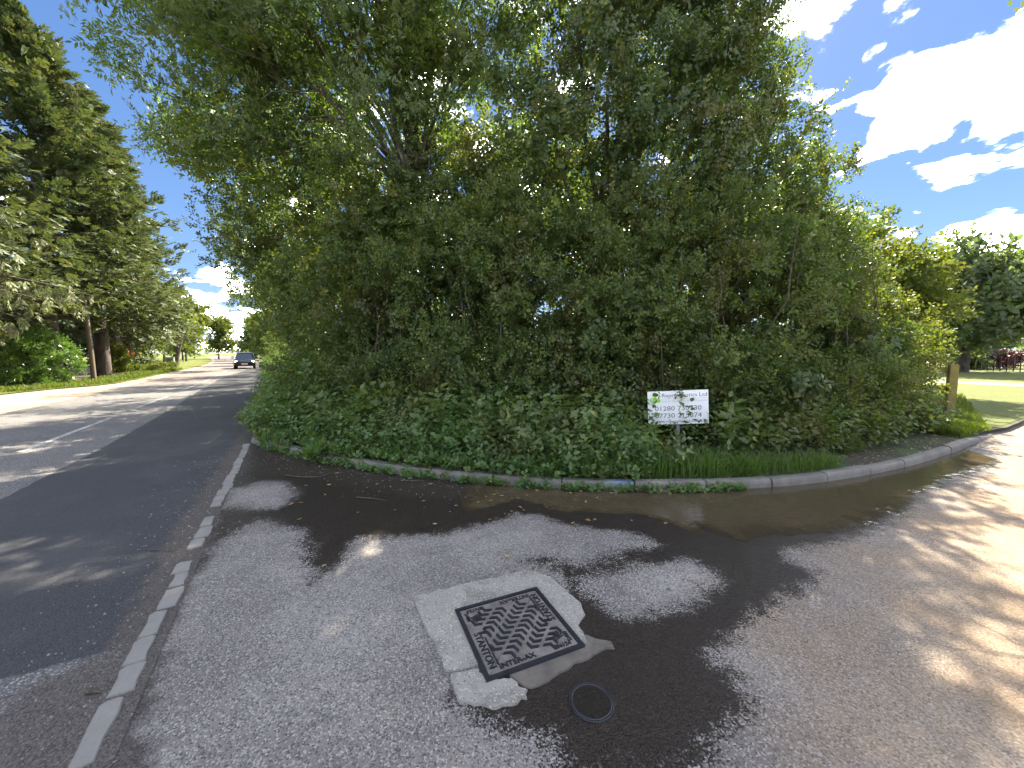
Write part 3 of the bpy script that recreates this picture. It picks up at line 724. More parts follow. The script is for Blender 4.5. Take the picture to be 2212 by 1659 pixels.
tree('young_oak', (14.6, 16, .1), [(14.4, 16, 4.0, 2.4, 2.0, 2.0), (13.4, 16, 5.6, 1.9, 1.7, 1.5), (15.8, 16.2, 3.6, 1.8, 1.7, 1.3), (16.4, 16.5, 5.0, 1.4, 1.4, 1.1), (12.4, 15.5, 3.6, 1.8, 1.6, 1.8), (11.6, 15, 5.4, 1.5, 1.4, 1.4)], 3800, 'big', 'lime',
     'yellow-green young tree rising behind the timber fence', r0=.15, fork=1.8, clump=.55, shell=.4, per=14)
tree('whitebeam_tree', (36.6, 31.2, .1), [(36.6, 31, 4.6, 5.0, 4.0, 2.6), (36.4, 31, 7.4, 2.6, 2.4, 2.2), (39.6, 31, 5.4, 3.0, 3.0, 2.2), (33.6, 31, 4.4, 3.0, 2.6, 2.0), (36.2, 31, 9.4, 1.1, 1.1, 1.4), (39.2, 31, 7.6, 1.4, 1.4, 1.2), (42, 31.5, 4.6, 2.4, 2.4, 1.9), (33.2, 31, 7.4, 1.1, 1.1, .9)], 2600, 'huge', 'whitebeam',
     'grey-green spreading tree on the lawn beside the railings', r0=.38, fork=2.4, clump=.8, shell=.4, per=12, barkm='bark_dark', scale=1.2)
tree('overhanging_oak', (16.6, 8.0, -.02), [(15.2, 8.6, 10.6, 3.0, 2.4, 2.2), (12.5, 8.9, 10.3, 1.1, 1.0, .75), (17.5, 8, 12.5, 2.6, 2.6, 2.2), (17, 6, 10, 2.4, 2.2, 2)], 1300, 'big', 'maple', 'oak whose leafy branch tip hangs into the top right corner', r0=.3, fork=5, clump=.5, per=14, scale=.8)

# hedge along the main road
Lh = []
for i in range(240):
    s = 9 + 60 * (i / 240) ** 1.3; n_ = .15 - .5 * min(1, max(0, (s - 11) / 14)) + abs(rng.normal(0, .6)); z = rng.uniform(.4, 4.4); 
    x, y = rw(s, n_ + .10 * z + (.1 if z < 1 else 0)); r = rng.uniform(.5, .9); Lh.append((x, y, z, r, r, r * .9))
rh = empty('roadside_hedge', (*rw(12, .6), .1), label='long dark hedge lining the right side of the main road behind the car', cat='hedge')
p, a = lobes_twigs(Lh, 6000, .36, .28, 18)
foliage('foliage', 'big', M['hedge'], p, a, rh, .6).matrix_parent_inverse = Matrix.Translation(rh.location).inverted()
specs = [(14.5, .2, 6.2, 'maple', .95, 'tree leaning over the road just beyond the ash, dark green'), (20, .5, 7.8, 'hedge', 1.0, 'second overhanging tree along the right of the main road'),
         (27, .4, 8.6, 'ash', 1.0, 'third overhanging tree along the right of the main road'), (36, .8, 9.0, 'hedge', 1.0, 'fourth overhanging tree along the right of the main road'), (47, .8, 9.5, 'maple', 1.0, 'tree over the hedge right beside the oncoming car')]
for s, n_, h, mt, k, lb in specs:
    L = []
    for j in range(7):
        zz_ = h * rng.uniform(.55, 1.0); x, y = rw(s + rng.normal(0, 1.3), n_ + rng.uniform(-1.7, 1.2)); r = rng.uniform(1.1, 1.6); L.append((x, y, zz_, r, r, r * .8))
    b = rw(s, n_ + 1.0)
    tree('roadside_tree', (*b, .1), L, int(1700 if s > 16 else 3000), 'big', mt, lb, r0=.14, fork=2.6, clump=.5, shell=.4, per=15, scale=.42 if s < 25 else .6, group='trees along the right of the main road')

tree('hazel_tree', (-5.6, 12.4, .1), [(-7.7, 12, 6.4, 1.5, 1.4, 1.4), (-6.4, 11.4, 7.5, 1.5, 1.3, 1.3), (-8.6, 13.4, 5.2, 1.4, 1.4, 1.2), (-6.9, 12, 5.0, 1.5, 1.3, 1.3), (-5.4, 11.0, 6.2, 1.5, 1.2, 1.3), (-8.4, 13, 7.4, 1.3, 1.3, 1.2), (-6.2, 11.6, 3.4, 1.3, 1.2, 1.4), (-4.9, 10.8, 7.9, 1.3, 1.1, 1.1)], 3600, 'maple', 'maple',
     'leafy hazel below the ash tree leaning over the near lane', r0=.10, fork=2.0, clump=.45, shell=.38, per=16, scale=1.25, brper=1)
# ------------------------------------------------------------------ left of the main road
def conifer(name, base, Hh, zb, Rad, nb, label, mat='conifer', droop=0.0, group=None, ns=8):
    o = empty(name, (base[0], base[1], base[2]), label=label, cat='tree', group=group); inv = Matrix.Translation(o.location).inverted()
    tubes('trunk', [(np.array([(base[0] + .1 * math.sin(q * 3), base[1], base[2] - .2 + (Hh) * q) for q in np.linspace(0, 1, 9)]), np.linspace(.42, .03, 9))], M['bark_dark'], o, 9).matrix_parent_inverse = inv
    PP, AA, bl = [], [], []
    for i in range(nb):
        q = (i + rng.uniform(0, 1)) / nb; q = q ** 1.15; z = zb + (Hh - zb) * q
        L = Rad * (1 - q ** 1.5) * rng.uniform(.72, 1.15) + .35; ph = rng.uniform(0, 2 * math.pi)
        up = -.12 + .75 * q - droop
        d = np.array([math.cos(ph), math.sin(ph), up]); st = np.array([base[0], base[1], z])
        t_ = np.linspace(.25, 1, ns) + rng.normal(0, .04, ns)
        lift = (.22 - droop) * L * t_[:, None] ** 2 * np.array([0, 0, 1.])
        c = st + d * L * t_[:, None] + lift
        wid = .22 * L * (1.15 - t_) + .12
        pp = c[:, None] + rng.normal(0, 1, (ns, 3, 3)) * wid[:, None, None] * np.array([1, 1, .35])
        PP.append(pp.reshape(-1, 3)); AA.append((d + np.array([0, 0, .12 - droop]) + rng.normal(0, .5, (ns * 3, 3))))
        if i % 3 == 0: bl.append((np.array([st, st + d * L * .5 + lift[ns // 2] * .4, c[-1]]), np.array([.06, .035, .012])))
    tubes('branches', bl, M['bark_dark'], o, 4).matrix_parent_inverse = inv
    foliage('crown', 'spray', M[mat], np.concatenate(PP), np.concatenate(AA), o, 1.45, True).matrix_parent_inverse = inv
    return o
G_ = 'row of tall conifers left of the main road'
for s, n_, Hh, zb, rad, nb, lb in [(25.5, -13.8, 18.5, 3.2, 4.6, 150, 'tall conifer cut by the left edge of the photo'), (32.6, -11.5, 19.5, 3.6, 4.6, 175, 'tall conifer standing just right of the clipped laurel bush'),
                                   (37.6, -10.7, 18.4, 3.4, 4.4, 170, 'tall conifer with thick trunk beside the wooden pole'), (43.2, -11.4, 17.0, 3.0, 4.4, 150, 'conifer behind the pole, second from the right of the row'),
                                   (49, -11.8, 14.5, 2.6, 4.4, 130, 'shortest conifer at the far right end of the row'), (36, -17.5, 19, 1.0, 4.5, 55, 'conifer set back behind the front row on the left'), (28.5, -19.5, 19, .6, 4.6, 55, 'conifer set back behind the laurel bush')]:
    conifer('conifer', (*rw(s, n_), .05), Hh, zb, rad, nb, lb, group=G_)
# pale drooping branches of a cedar that stands left of the frame
cb = rw(22.5, -13.8)
ced = empty('cedar_tree', (*cb, .05), label='cedar at the left edge with pale drooping lower branches', cat='tree'); inv = Matrix.Translation(ced.location).inverted()
bl = [(np.array([(cb[0], cb[1], 9 * q) for q in np.linspace(-.02, 1, 6)]), np.linspace(.3, .08, 6))]
tubes('trunk', bl, M['bark_dark'], ced, 8).matrix_parent_inverse = inv
bl, PP, AA = [], [], []
for (u, v, s) in [(205, 640, 27), (150, 625, 26), (100, 650, 25), (60, 690, 24.5), (30, 560, 25), (20, 450, 25), (60, 500, 26), (10, 690, 24), (175, 655, 27.5), (-30, 620, 24), (-60, 520, 24)]:
    d = np.array(pdir(u, v)); gp = rw(s, -10.4); dep = gp[1]; e = d * (dep / d[1]) + np.array([0, 0, CAM_H])
    st = np.array([cb[0], cb[1], e[2] + .4]); b = bend(st, e, .06, .05, 9); bl.append((b, np.linspace(.07, .015, 9)))
    for q in np.linspace(3, 8, 16):
        c = np.array([np.interp(q, np.arange(9), b[:, k]) for k in range(3)])
        for j in range(3):
            PP.append(c + rng.normal(0, .18, 3) - np.array([0, 0, rng.uniform(0, .45)])); AA.append(np.array([0, 0, -1.]) + rng.normal(0, .3, 3))
tubes('branches', bl, M['twig'], ced, 5).matrix_parent_inverse = inv
PP, AA = np.array(PP), np.array(AA)
L_ = [(cb[0], cb[1], 8, 2.2, 2.2, 2.5), (cb[0] - 1, cb[1], 11, 2, 2, 2.2)]
p2, a2 = lobes_twigs(L_, 900, .5, .4, 10)
foliage('crown', 'hang', M['cedar'], np.concatenate([PP, p2]), np.concatenate([AA, a2]), ced).matrix_parent_inverse = inv
# clipped laurel
def PT(u, v, dep):
    d = pdir(u, v); return np.array(d) * (dep / d.y) + np.array([0, 0, CAM_H])
lc = PT(72, 775, 19.2)
tree('laurel_bush', (lc[0], lc[1], .05), [(lc[0] + .35, lc[1], 1.35, 1.25, 1.2, 1.5), (lc[0] - .9, lc[1] + .2, 1.3, 1.3, 1.2, 1.4), (lc[0] - 2.2, lc[1] + .4, 1.2, 1.3, 1.2, 1.35)], 2600, 'laurel', 'laurel', 'clipped glossy laurel bush sunlit on its right side', cat='bush', r0=.05, fork=.6, clump=.2, shell=.14, per=12, scale=1.0)
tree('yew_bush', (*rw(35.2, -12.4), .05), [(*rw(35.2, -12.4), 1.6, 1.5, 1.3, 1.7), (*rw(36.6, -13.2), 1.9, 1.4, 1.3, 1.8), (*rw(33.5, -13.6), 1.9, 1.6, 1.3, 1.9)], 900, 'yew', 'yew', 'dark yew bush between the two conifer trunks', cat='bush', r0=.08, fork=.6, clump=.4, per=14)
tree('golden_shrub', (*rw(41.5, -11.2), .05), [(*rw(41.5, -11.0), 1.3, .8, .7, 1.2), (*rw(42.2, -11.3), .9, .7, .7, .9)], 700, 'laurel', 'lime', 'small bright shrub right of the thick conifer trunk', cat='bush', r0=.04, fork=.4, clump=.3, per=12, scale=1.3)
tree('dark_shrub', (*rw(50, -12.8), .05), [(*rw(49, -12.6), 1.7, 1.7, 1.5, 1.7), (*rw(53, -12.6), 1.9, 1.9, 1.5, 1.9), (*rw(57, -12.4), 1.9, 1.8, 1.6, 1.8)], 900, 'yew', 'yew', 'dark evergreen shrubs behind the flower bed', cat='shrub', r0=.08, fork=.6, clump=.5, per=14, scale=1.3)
# wooden pole
o = empty('utility_pole', (*rw(30.84, -9.35), .04), label='slim leaning wooden pole on the grass verge in front of the conifers', cat='pole')
tubes('shaft', [(np.array([(0, 0, -.3), (-.04, 0, 2.2), (-.12, 0, 3.8), (-.16, .0, 5.0)]), np.array([.12, .11, .10, .09]))], M['pole'], o, 10)
tubes('cap', [(np.array([(-.16, 0, 5.0), (-.16, 0, 5.04), (-.16, 0, 5.06)]), np.array([.105, .105, .01]))], M['galv'], o, 10)
# utility cabinet
o = empty('cabinet', (*rw(57.6, -10.0), .04), R(28), label='grey-green utility cabinet with pale rim on the left verge', cat='cabinet')
box('body', (0, 0, .52), (.72, .5, 1.04), M['cabinet'], o, bevel=.02); box('door', (0, -.262, .50), (.52, .02, .86), M['cabinet_door'], o, bevel=.005); box('lid', (0, 0, 1.07), (.80, .58, .06), M['cabinet'], o, bevel=.015)
# flower bed: red hot pokers and light green plants
fb = empty('red_hot_poker', (*rw(44, -10.6), .05), label='clump of orange red hot poker flowers beside the conifer trunk', cat='flowers')
ls = []
for i in range(11):
    x, y = rng.normal(0, .5), rng.normal(0, .3); h = rng.uniform(1.15, 1.55)
    ls.append((np.array([(x * .5, y * .5, 0), (x * .8, y * .8, h * .6), (x, y, h)]), np.array([.012, .01, .01])))
    tubes('flower_spike', [(np.array([(x, y, h), (x, y, h + .06), (x, y, h + .2), (x, y, h + .28)]), np.array([.012, .045, .038, .008]))], M['orange'], fb, 7)
tubes('stems', ls, M['grass'], fb, 4)
def blades(n, fx, hmin, hmax, w, lean=.5):
    p = fx(n); h = rng.uniform(hmin, hmax, n); ph = rng.uniform(0, 2 * math.pi, n); d = np.stack([np.cos(ph), np.sin(ph), np.zeros(n)], 1); sd = np.stack([-np.sin(ph), np.cos(ph), np.zeros(n)], 1)
    ln = h * lean * np.abs(rng.normal(.6, .5, n)); tip = p + d * ln[:, None] + np.array([0, 0, 1.]) * h[:, None]; mid = p + d * (ln * .3)[:, None] + np.array([0, 0, 1.]) * (h * .55)[:, None]
    W = w * rng.uniform(.6, 1.3, n)[:, None]
    return np.stack([p - sd * W * .4, mid + sd * W * .55, tip, mid - sd * W * .6], 1)
V = blades(500, lambda n: np.stack([rng.normal(0, .45, n), rng.normal(0, .3, n), np.zeros(n)], 1), .3, .8, .03, .8)
link('leaves', quads_mesh('leaves', V, rng.uniform(0, 1, len(V))), M['lime'], fb)
for s, n_, k, lb in [(42.6, -10.4, 1.0, 'low pale green bedding plants below the red hot pokers'), (46.2, -10.2, 1.2, 'low pale green bedding plants right of the red hot pokers'), (53.5, -10.4, .8, 'small pale plant near the cabinet')]:
    x, y = rw(s, n_)
    tree('bedding_plant', (x, y, .05), [(x, y, .2, .9 * k, .7 * k, .35), (x + .7, y + .6, .2, .7 * k, .7 * k, .3)], 260, 'laurel', 'lime', lb, cat='plant', r0=.02, fork=.12, clump=.2, per=10, scale=1.2)
# trees and hedges further along both sides
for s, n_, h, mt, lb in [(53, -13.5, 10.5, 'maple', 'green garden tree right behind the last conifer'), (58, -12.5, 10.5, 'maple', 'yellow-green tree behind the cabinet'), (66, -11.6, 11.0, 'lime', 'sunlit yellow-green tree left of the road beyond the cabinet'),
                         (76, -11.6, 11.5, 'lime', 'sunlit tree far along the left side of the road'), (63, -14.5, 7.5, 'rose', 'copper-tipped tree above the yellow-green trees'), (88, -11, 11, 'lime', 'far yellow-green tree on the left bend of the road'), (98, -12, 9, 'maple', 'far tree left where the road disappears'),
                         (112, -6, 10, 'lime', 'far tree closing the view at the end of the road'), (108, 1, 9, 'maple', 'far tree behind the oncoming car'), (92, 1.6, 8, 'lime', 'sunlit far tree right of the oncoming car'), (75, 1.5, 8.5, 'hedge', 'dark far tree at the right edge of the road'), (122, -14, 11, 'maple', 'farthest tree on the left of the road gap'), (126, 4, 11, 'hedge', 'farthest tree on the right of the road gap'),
                         (62, 1.6, 9.0, 'maple', 'tree over the roadside hedge just beyond the car')]:
    L = []
    for j in range(8):
        zz_ = h * rng.uniform(.25, .9); wd = 2.6 * (1.1 - abs(zz_ / h - .5)); x, y = rw(s + rng.normal(0, 1.6), n_ + rng.uniform(-wd, wd) * .7); r = rng.uniform(1.3, 2.1); L.append((x, y, max(zz_, 1.2), r, r, r * .8))
    tree('broadleaf_tree', (*rw(s, n_), .04), L, 600, 'huge', mt, lb, r0=.2, fork=1.4, clump=.7, shell=.4, per=11, scale=1.15 if s < 80 else 1.45, group='trees further along the main road', brper=1)
o = empty('leaning_trunk', (*rw(63.7, -10.3), .04), label='dark leaning tree trunk just behind the cabinet', cat='tree trunk')
tubes('trunk', [(np.array([(0, 0, -.2), (.15, 0, .9), (.45, 0, 2.0), (.9, 0, 3.2), (1.0, 0, 4.4)]), np.array([.42, .34, .30, .26, .2]))], M['bark_dark'], o, 9)
for s, n_, lb in [(80, -11.6, 'left of two small dark signs on the far verge'), (82, -11.0, 'right of two small dark signs on the far verge')]:
    o = empty('road_sign', (*rw(s, n_), .04), R(30), label=lb, cat='road sign', group='small signs on the far verge')
    box('post', (0, 0, 1.1), (.06, .06, 2.3), M['rail'], o); box('panel', (0, -.05, 2.0), (.6, .03, .6), M['rail'], o, bevel=.01)

# ------------------------------------------------------------------ the copse behind the hedge
back_trees = [(-4.6, 15, 7.5, 'hedge', 'shaded tree deep in the copse behind the hawthorn thicket'), (-.6, 14.5, 8.5, 'ivy', 'shaded tree deep in the copse left of the ivy-clad tree'), (3.4, 15, 9, 'ivy', 'shaded tree deep in the copse right behind the ivy-clad tree'),
              (7.0, 14.2, 6.5, 'hedge', 'shaded tree deep in the copse behind the field maple'), (-8.5, 20.5, 8, 'hedge', 'shaded tree in the copse behind the roadside hedge'), (-2.6, 22, 9, 'hedge', 'tree at the back of the copse, left'), (4.6, 22, 9, 'maple', 'tree at the back of the copse, middle'), (10.5, 20, 6.5, 'lime', 'sunlit tree at the back of the copse, right')]
for x, y, h, mt, lb in back_trees:
    L = [(x + rng.normal(0, 1.1), y + rng.normal(0, .6), zq, 1.9, 1.2, 1.3) for zq in np.linspace(1.0, h, 7)]
    tree('copse_tree', (x, y, .1), L, 950, 'big', mt, lb, r0=.2, fork=2.5, clump=.6, shell=.4, per=12, group='trees deep in the copse', brper=1, scale=1.2)

# ------------------------------------------------------------------ weeds and grass on the verge
def kern(n, d0, d1, o0, o1, z=.1):
    d = rng.uniform(d0, d1, n); o = rng.uniform(0, 1, n); f = o0(d) + (o1(d) - o0(d)) * o
    x, y = kat(d, f); return np.stack([x, y, np.full(n, z)], 1), d, o
TEMPL['weed'] = [twig_template(12, .085, .050, .42, el=12, seed=100 + i) for i in range(4)]
TEMPL['nettle'] = [twig_template(16, .085, .042, .62, el=5, seed=110 + i) for i in range(4)]
TEMPL['low'] = [twig_template(8, .062, .056, .10, el=28, seed=120 + i) for i in range(4)]
TEMPL['dock'] = [twig_template(8, .26, .085, .12, el=50, seed=130 + i) for i in range(3)]
TEMPL['fern'] = [pinnate_template(4, 6, .07, .022, .34, seed=140 + i) for i in range(3)]
def weeds(name, kind, n, d0, d1, o0, o1, mat, scale, label_kind, zj=0.0):
    p, d, o = kern(n, d0, d1, o0, o1); keep = rng.uniform(0, 1, n) < .35 + .65 * (np.sin(d * 3.1) * .5 + .5) * (np.cos(d * 7.3 + o * 3) * .3 + .7); p = p[keep]
    p[:, 2] += rng.uniform(0, 1, len(p)) * zj
    if kind != 'low':
        sgx, sgy = P(1467, 972, .1); p = p[~((np.abs(p[:, 0] - sgx * .93) < .74 + rng.normal(0, .12, len(p)) - .25 * np.clip(sgy - p[:, 1], 0, 2)) & (p[:, 1] < sgy + .42) & ((rng.uniform(0, 1, len(p)) < (.93 if kind == 'weed' else 1.0)) & True))]
    ax = np.array([0, 0, 1.]) + rng.normal(0, .28, p.shape)
    ax[:, :2] += np.array([.0, -.15])
    V, rr = plant_twigs(kind, p, ax, scale)
    return props(link(name, quads_mesh(name, V, rr), mat), kind='stuff')
F0 = lambda d: .14 + 0 * d
F1 = lambda d: hedge_front(d) + .35
weeds('ground_ivy', 'low', 5600, .0, 7.4, lambda d: .02 + 0 * d, F1, M['weed'], 1.0, 'stuff', .12)
weeds('weeds', 'weed', 2900, .0, 8.6, lambda d: .22 + 0 * d, F1, M['weed'], 1.0, 'stuff', .25)
weeds('nettles', 'nettle', 1700, -.1, 6.9, lambda d: .75 + 0 * d, lambda d: hedge_front(d) + .8, M['weed'], 1.15, 'stuff', .25)
weeds('brambles', 'weed', 2400, 6.2, KL - 1.0, lambda d: np.interp(d, [6.2, 8.5, 10, KL], [1.3, 1.0, .55, .45]), lambda d: hedge_front(d) + .9, M['hedge'], 1.1, 'stuff', .35)
weeds('hedge_foot_leaves', 'hedge', 4200, 0, KL - .8, lambda d: hedge_front(d) - .15, lambda d: hedge_front(d) + 1.1, M['hedge'], 1.3, 'stuff', 1.3)
weeds('cow_parsley', 'fern', 620, -.1, 7.2, lambda d: .45 + 0 * d, lambda d: hedge_front(d) + .3, M['newgrowth'], 1.0, 'stuff', .5)
weeds('tall_stalks', 'weed', 420, 0, 9.5, lambda d: .7 + 0 * d, lambda d: hedge_front(d) + .2, M['newgrowth'], 1.7, 'stuff', .3)
# grass round the sign post, on the right verge and on the field
gm = lambda a, b, o0, o1, n: kern(n, a, b, o0, o1, .09)[0]
V = np.concatenate([blades(3500, lambda n: gm(5.6, 10.4, lambda d: .12 + 0 * d, lambda d: .35 + .9 * np.exp(-((d - 7.6) / 1.6) ** 2), n), .05, .3, .010, .9), blades(3600, lambda n: gm(6.35, 8.9, lambda d: .13 + 0 * d, lambda d: np.interp(d, [6.3, 6.9, 7.6, 8.3, 9], [.5, 1.6, 1.3, 1.5, .5]) * (.75 + .3 * np.sin(d * 9)), n), .05, .36, .010, .8),
                    blades(2600, lambda n: gm(.3, 6.3, lambda d: .12 + 0 * d, lambda d: 1.0 + 0 * d, n), .08, .3, .009, .6)])
props(link('verge_grass', quads_mesh('verge_grass', V, rng.uniform(0, 1, len(V))), M['grass']), kind='stuff')
def field_pts(n):
    d = rng.uniform(0, 1, n) ** 1.4; x0, y0 = 9.7 + d * 7, 8.1 + d * 6.5
    w_ = rng.uniform(-.35, 4.5, n); x = x0 - w_ * .45; y = y0 + w_ * .85
    return np.stack([x, y, np.full(n, .1)], 1)
V = np.concatenate([blades(20000, field_pts, .05, .17, .014, .7), blades(5000, lambda n: gm(KL - 1.6, KL - .1, lambda d: .13 + 0 * d, lambda d: 1.0 + 0 * d, n), .06, .22, .012, .6)])
props(link('field_grass', quads_mesh('field_grass', V, rng.uniform(0, 1, len(V))), M['lawn']), kind='stuff')
def left_pts(n):
    s = rng.uniform(24.5, 48, n); e = np.array([edge_g(q) for q in s]); m = e - .1 - rng.uniform(0, 1, n) * 1.9; x, y = RW(s, m); return np.stack([x, y, np.full(n, .05)], 1)
V = blades(14000, left_pts, .08, .25, .03, .7)
props(link('left_verge_grass', quads_mesh('left_verge_grass', V, rng.uniform(0, 1, len(V))), M['lawn']), kind='stuff')
# weeds at the foot of the kerb, on the road side
p, d, o = kern(300, .4, 8.6, lambda d: -.05 + 0 * d, lambda d: .0 + 0 * d, 0.0)
V, rr = plant_twigs('low', p, np.array([0, -.3, 1.]) + rng.normal(0, .3, p.shape), .8)
props(link('kerb_foot_weeds', quads_mesh('kerb_foot_weeds', V, rr), M['weed']), kind='stuff')
# single larger plants
def single(name, u, v, kind, n, mat, sc, label, cat='plant', spread=.12):
    x, y = P(u, v, .1); o = empty(name, (x, y, .095), label=label, cat=cat)
    p = np.stack([rng.normal(0, spread, n), rng.normal(0, spread, n), np.zeros(n)], 1); V, rr = plant_twigs(kind, p, np.array([0, 0, 1.]) + rng.normal(0, .3, p.shape), sc)
    link('leaves', quads_mesh('leaves', V, rr), mat, o)
    for q in p: tubes('stem', [(np.array([(q[0], q[1], 0), (q[0], q[1], .28 * sc)]), np.array([.006, .004]))], M['weed'], o, 4)
single('dock_plant', 680, 985, 'dock', 5, M['weed'], 1.0, 'broad-leaved dock plant at the left end of the kerb')
single('dock_plant', 605, 962, 'dock', 5, M['weed'], 1.0, 'broad-leaved dock plant nearest the main road, by the kerb end')
single('nettle_plant', 1278, 985, 'nettle', 9, M['weed'], 1.2, 'tall nettle clump left of the white sign', spread=.16)
single('nettle_plant', 1590, 985, 'nettle', 8, M['weed'], 1.0, 'tall nettle clump right of the white sign', spread=.16)
single('dock_plant', 1830, 975, 'dock', 6, M['hedge'], 1.0, 'dark leafy plant at the hedge foot right of the sign')
# buttercups
bm = bmesh.new()
for k in range(5):
    a = k * 2 * math.pi / 5; c, s_ = math.cos(a), math.sin(a); c2, s2 = math.cos(a + .55), math.sin(a + .55); c3, s3 = math.cos(a - .55), math.sin(a - .55)
    bm.faces.new([bm.verts.new(q) for q in ((0, 0, 0), (.011 * c3, .011 * s3, .004), (.016 * c, .016 * s_, .009), (.011 * c2, .011 * s2, .004))])
flower_me = bm_mesh('flower', bm); flower_me.materials.append(M['yellow'])
stem_me = None
for i, (u, v) in enumerate([(938, 938), (944, 933), (950, 941), (957, 936), (932, 944), (965, 928), (905, 941), (870, 935), (845, 945), (1010, 962), (1085, 968), (1120, 975), (1168, 975), (1245, 972), (1085, 950), (960, 945), (925, 935), (1300, 985)]):
    d = pdir(u, v); hb = .22 + .14 * random.random(); x, y = P(u, v, .1 + hb)
    o = empty('buttercup', (x, y, .1), rng.uniform(0, 6), label='small yellow buttercup among the weeds behind the kerb', cat='flower', group='buttercups on the verge')
    if stem_me is None:
        so = tubes('stem', [(np.array([(0, 0, 0), (.01, 0, .5), (0, 0, 1.)]), np.array([.003, .002, .002]))], M['weed'], o, 4); stem_me = so.data
    else: so = link('stem', stem_me, None, o)
    so.scale = (1, 1, hb)
    fl = link('flower', flower_me, None, o, (0, 0, hb), (R(35), 0, 0)); fl.scale = (1.25,) * 3

# ------------------------------------------------------------------ the puddle
pud = [(1060, 1053), (1100, 1053), (1372, 1064), (1640, 1059), (1760, 1049), (1880, 1029), (1990, 1004), (2085, 972), (2130, 975), (2160, 992), (2140, 1012), (2085, 1022), (2040, 1045), (1992, 1065), (1960, 1092), (1915, 1118), (1880, 1138), (900, 1150), (1700, 1158), (1600, 1170), (1530, 1165), (1508, 1140), (1440, 1130), (1400, 1118), (1290, 1110), (1180, 1098), (1120, 1078)]
ob = np.array([P(*q) for q in pud[7:][::-1]])
od = np.array([kd[np.argmin(np.hypot(*(kline - q).T))] for q in ob]); oo = np.array([np.min(np.hypot(*(kline - q).T)) for q in ob])
od, ix = np.unique(np.round(od, 3), return_index=True); oo = oo[ix]
ds = np.linspace(od[0], min(od[-1], KL - .35), 220); wd = np.interp(ds, od, oo) + .03 * np.sin(ds * 5.3) + .02 * np.sin(ds * 13.1 + 1) + .012 * np.sin(ds * 31)
wd = np.maximum(wd, .03) * np.clip((ds - ds[0]) / .4, .05, 1) ** .5 * np.clip((ds[-1] - ds) / .25, .05, 1) ** .5
bm = bmesh.new(); prev = None
for d_, w_ in zip(ds, wd):
    row = [bm.verts.new((*kat(d_, -.004 - w_ * k_ / 6), .007 - .0045 * (k_ == 6))) for k_ in range(7)]
    if prev:
        for k_ in range(6): bm.faces.new((prev[k_], prev[k_ + 1], row[k_ + 1], row[k_]))
    prev = row
bmesh.ops.recalc_face_normals(bm, faces=bm.faces)
if sum(f.normal.z for f in bm.faces) < 0: bmesh.ops.reverse_faces(bm, faces=bm.faces)
pm = bm_mesh('puddle_water', bm); at = pm.attributes.new('depth', 'FLOAT', 'POINT')
at.data.foreach_set('value', np.concatenate([[min(1 - k_ / 6, (d_ - ds[0]) / 1.8) for k_ in range(7)] for d_ in ds]).astype(np.float32))
props(link('puddle_water', pm, M['water']), kind='structure')

# ------------------------------------------------------------------ setts along the edge of the main road
setts = empty('sett_edging', (*rw(4, -.82), 0), label='line of worn pale stone setts between the main road and the apron', cat='edging')
inv = Matrix.Translation(setts.location).inverted()
s_ = -.6
while s_ < 8.6:
    L = rng.uniform(.17, .27) if s_ > 2.4 else rng.uniform(.26, .40); w = rng.uniform(.040, .058); poly = []
    n0 = -.86 + .012 * s_ + rng.normal(0, .008)
    for (a, b) in [(.03, -1), (.3, -1.04), (.65, -.98), (.97, -1), (1.01, -.5), (1.01, .5), (.97, 1), (.7, 1.03), (.35, .97), (.03, 1), (-.01, .3)]:
        poly.append(rw(s_ + a * L + rng.normal(0, .005), n0 + b * w + rng.normal(0, .004)))
    if rng.uniform() > .03:
        prism('sett_stone', poly, -.03, .008 + rng.uniform(0, .006), M['sett'], setts, .004).matrix_parent_inverse = inv
    s_ += L + rng.uniform(.008, .03)

# ------------------------------------------------------------------ concrete slab, manhole, stopcock cover
def zp(pts, jit=.006):
    q = resample(np.array([Z6(*p) for p in pts + [pts[0]]]), len(pts) * 3 + 1)[:-1]; return [tuple(p) for p in q + rng.normal(0, jit, q.shape)]
slab = empty('concrete_slab', (*Z6(1100, 700), 0), label='cracked pale concrete slab surrounding the square manhole cover', cat='slab'); inv = Matrix.Translation(slab.location).inverted()
for nm, pts, z, lb in [('slab_piece', [(245, 410), (420, 365), (700, 300), (1000, 235), (1130, 195), (1260, 215), (1350, 260), (1450, 345), (1590, 465), (1612, 560), (1575, 640), (1640, 770), (880, 1060), (800, 960), (700, 960), (540, 1020), (480, 920), (420, 780), (350, 650), (290, 540)], .012, None),
                       ('slab_piece', [(960, 1020), (1300, 900), (1545, 780), (1600, 700), (1660, 740), (1840, 768), (1835, 800), (1500, 970), (1250, 1110), (1165, 1140), (1110, 1085)], .010, 'damp strip of slab along the front edge'),
                       ('slab_piece', [(545, 1040), (640, 1005), (730, 985), (850, 1055), (960, 1070), (1060, 1065), (1100, 1110), (1155, 1150), (1160, 1210), (1080, 1240), (900, 1300), (780, 1270), (620, 1255), (585, 1180)], .014, 'broken loose corner of the slab')]:
    o = prism(nm, zp(pts), -.03, z, M['slab_wet' if lb and 'damp' in lb else 'slab'], slab, .004); o.matrix_parent_inverse = inv
    if lb: o['label'] = lb
A, B, C_, D = [np.array(Z6(*q, .02)) for q in [(550, 510), (1205, 335), (1648, 770), (878, 1065)]]
ex = nrm(nrm(C_ - D) + nrm(B - A)); ey = np.array([-ex[1], ex[0]]); ctr = (A + B + C_ + D) / 4; SL = .62
mh = empty('manhole_cover', (ctr[0], ctr[1], .0), math.atan2(ex[1], ex[0]), label='square dark iron manhole cover with chevron tread in the concrete slab', cat='manhole')
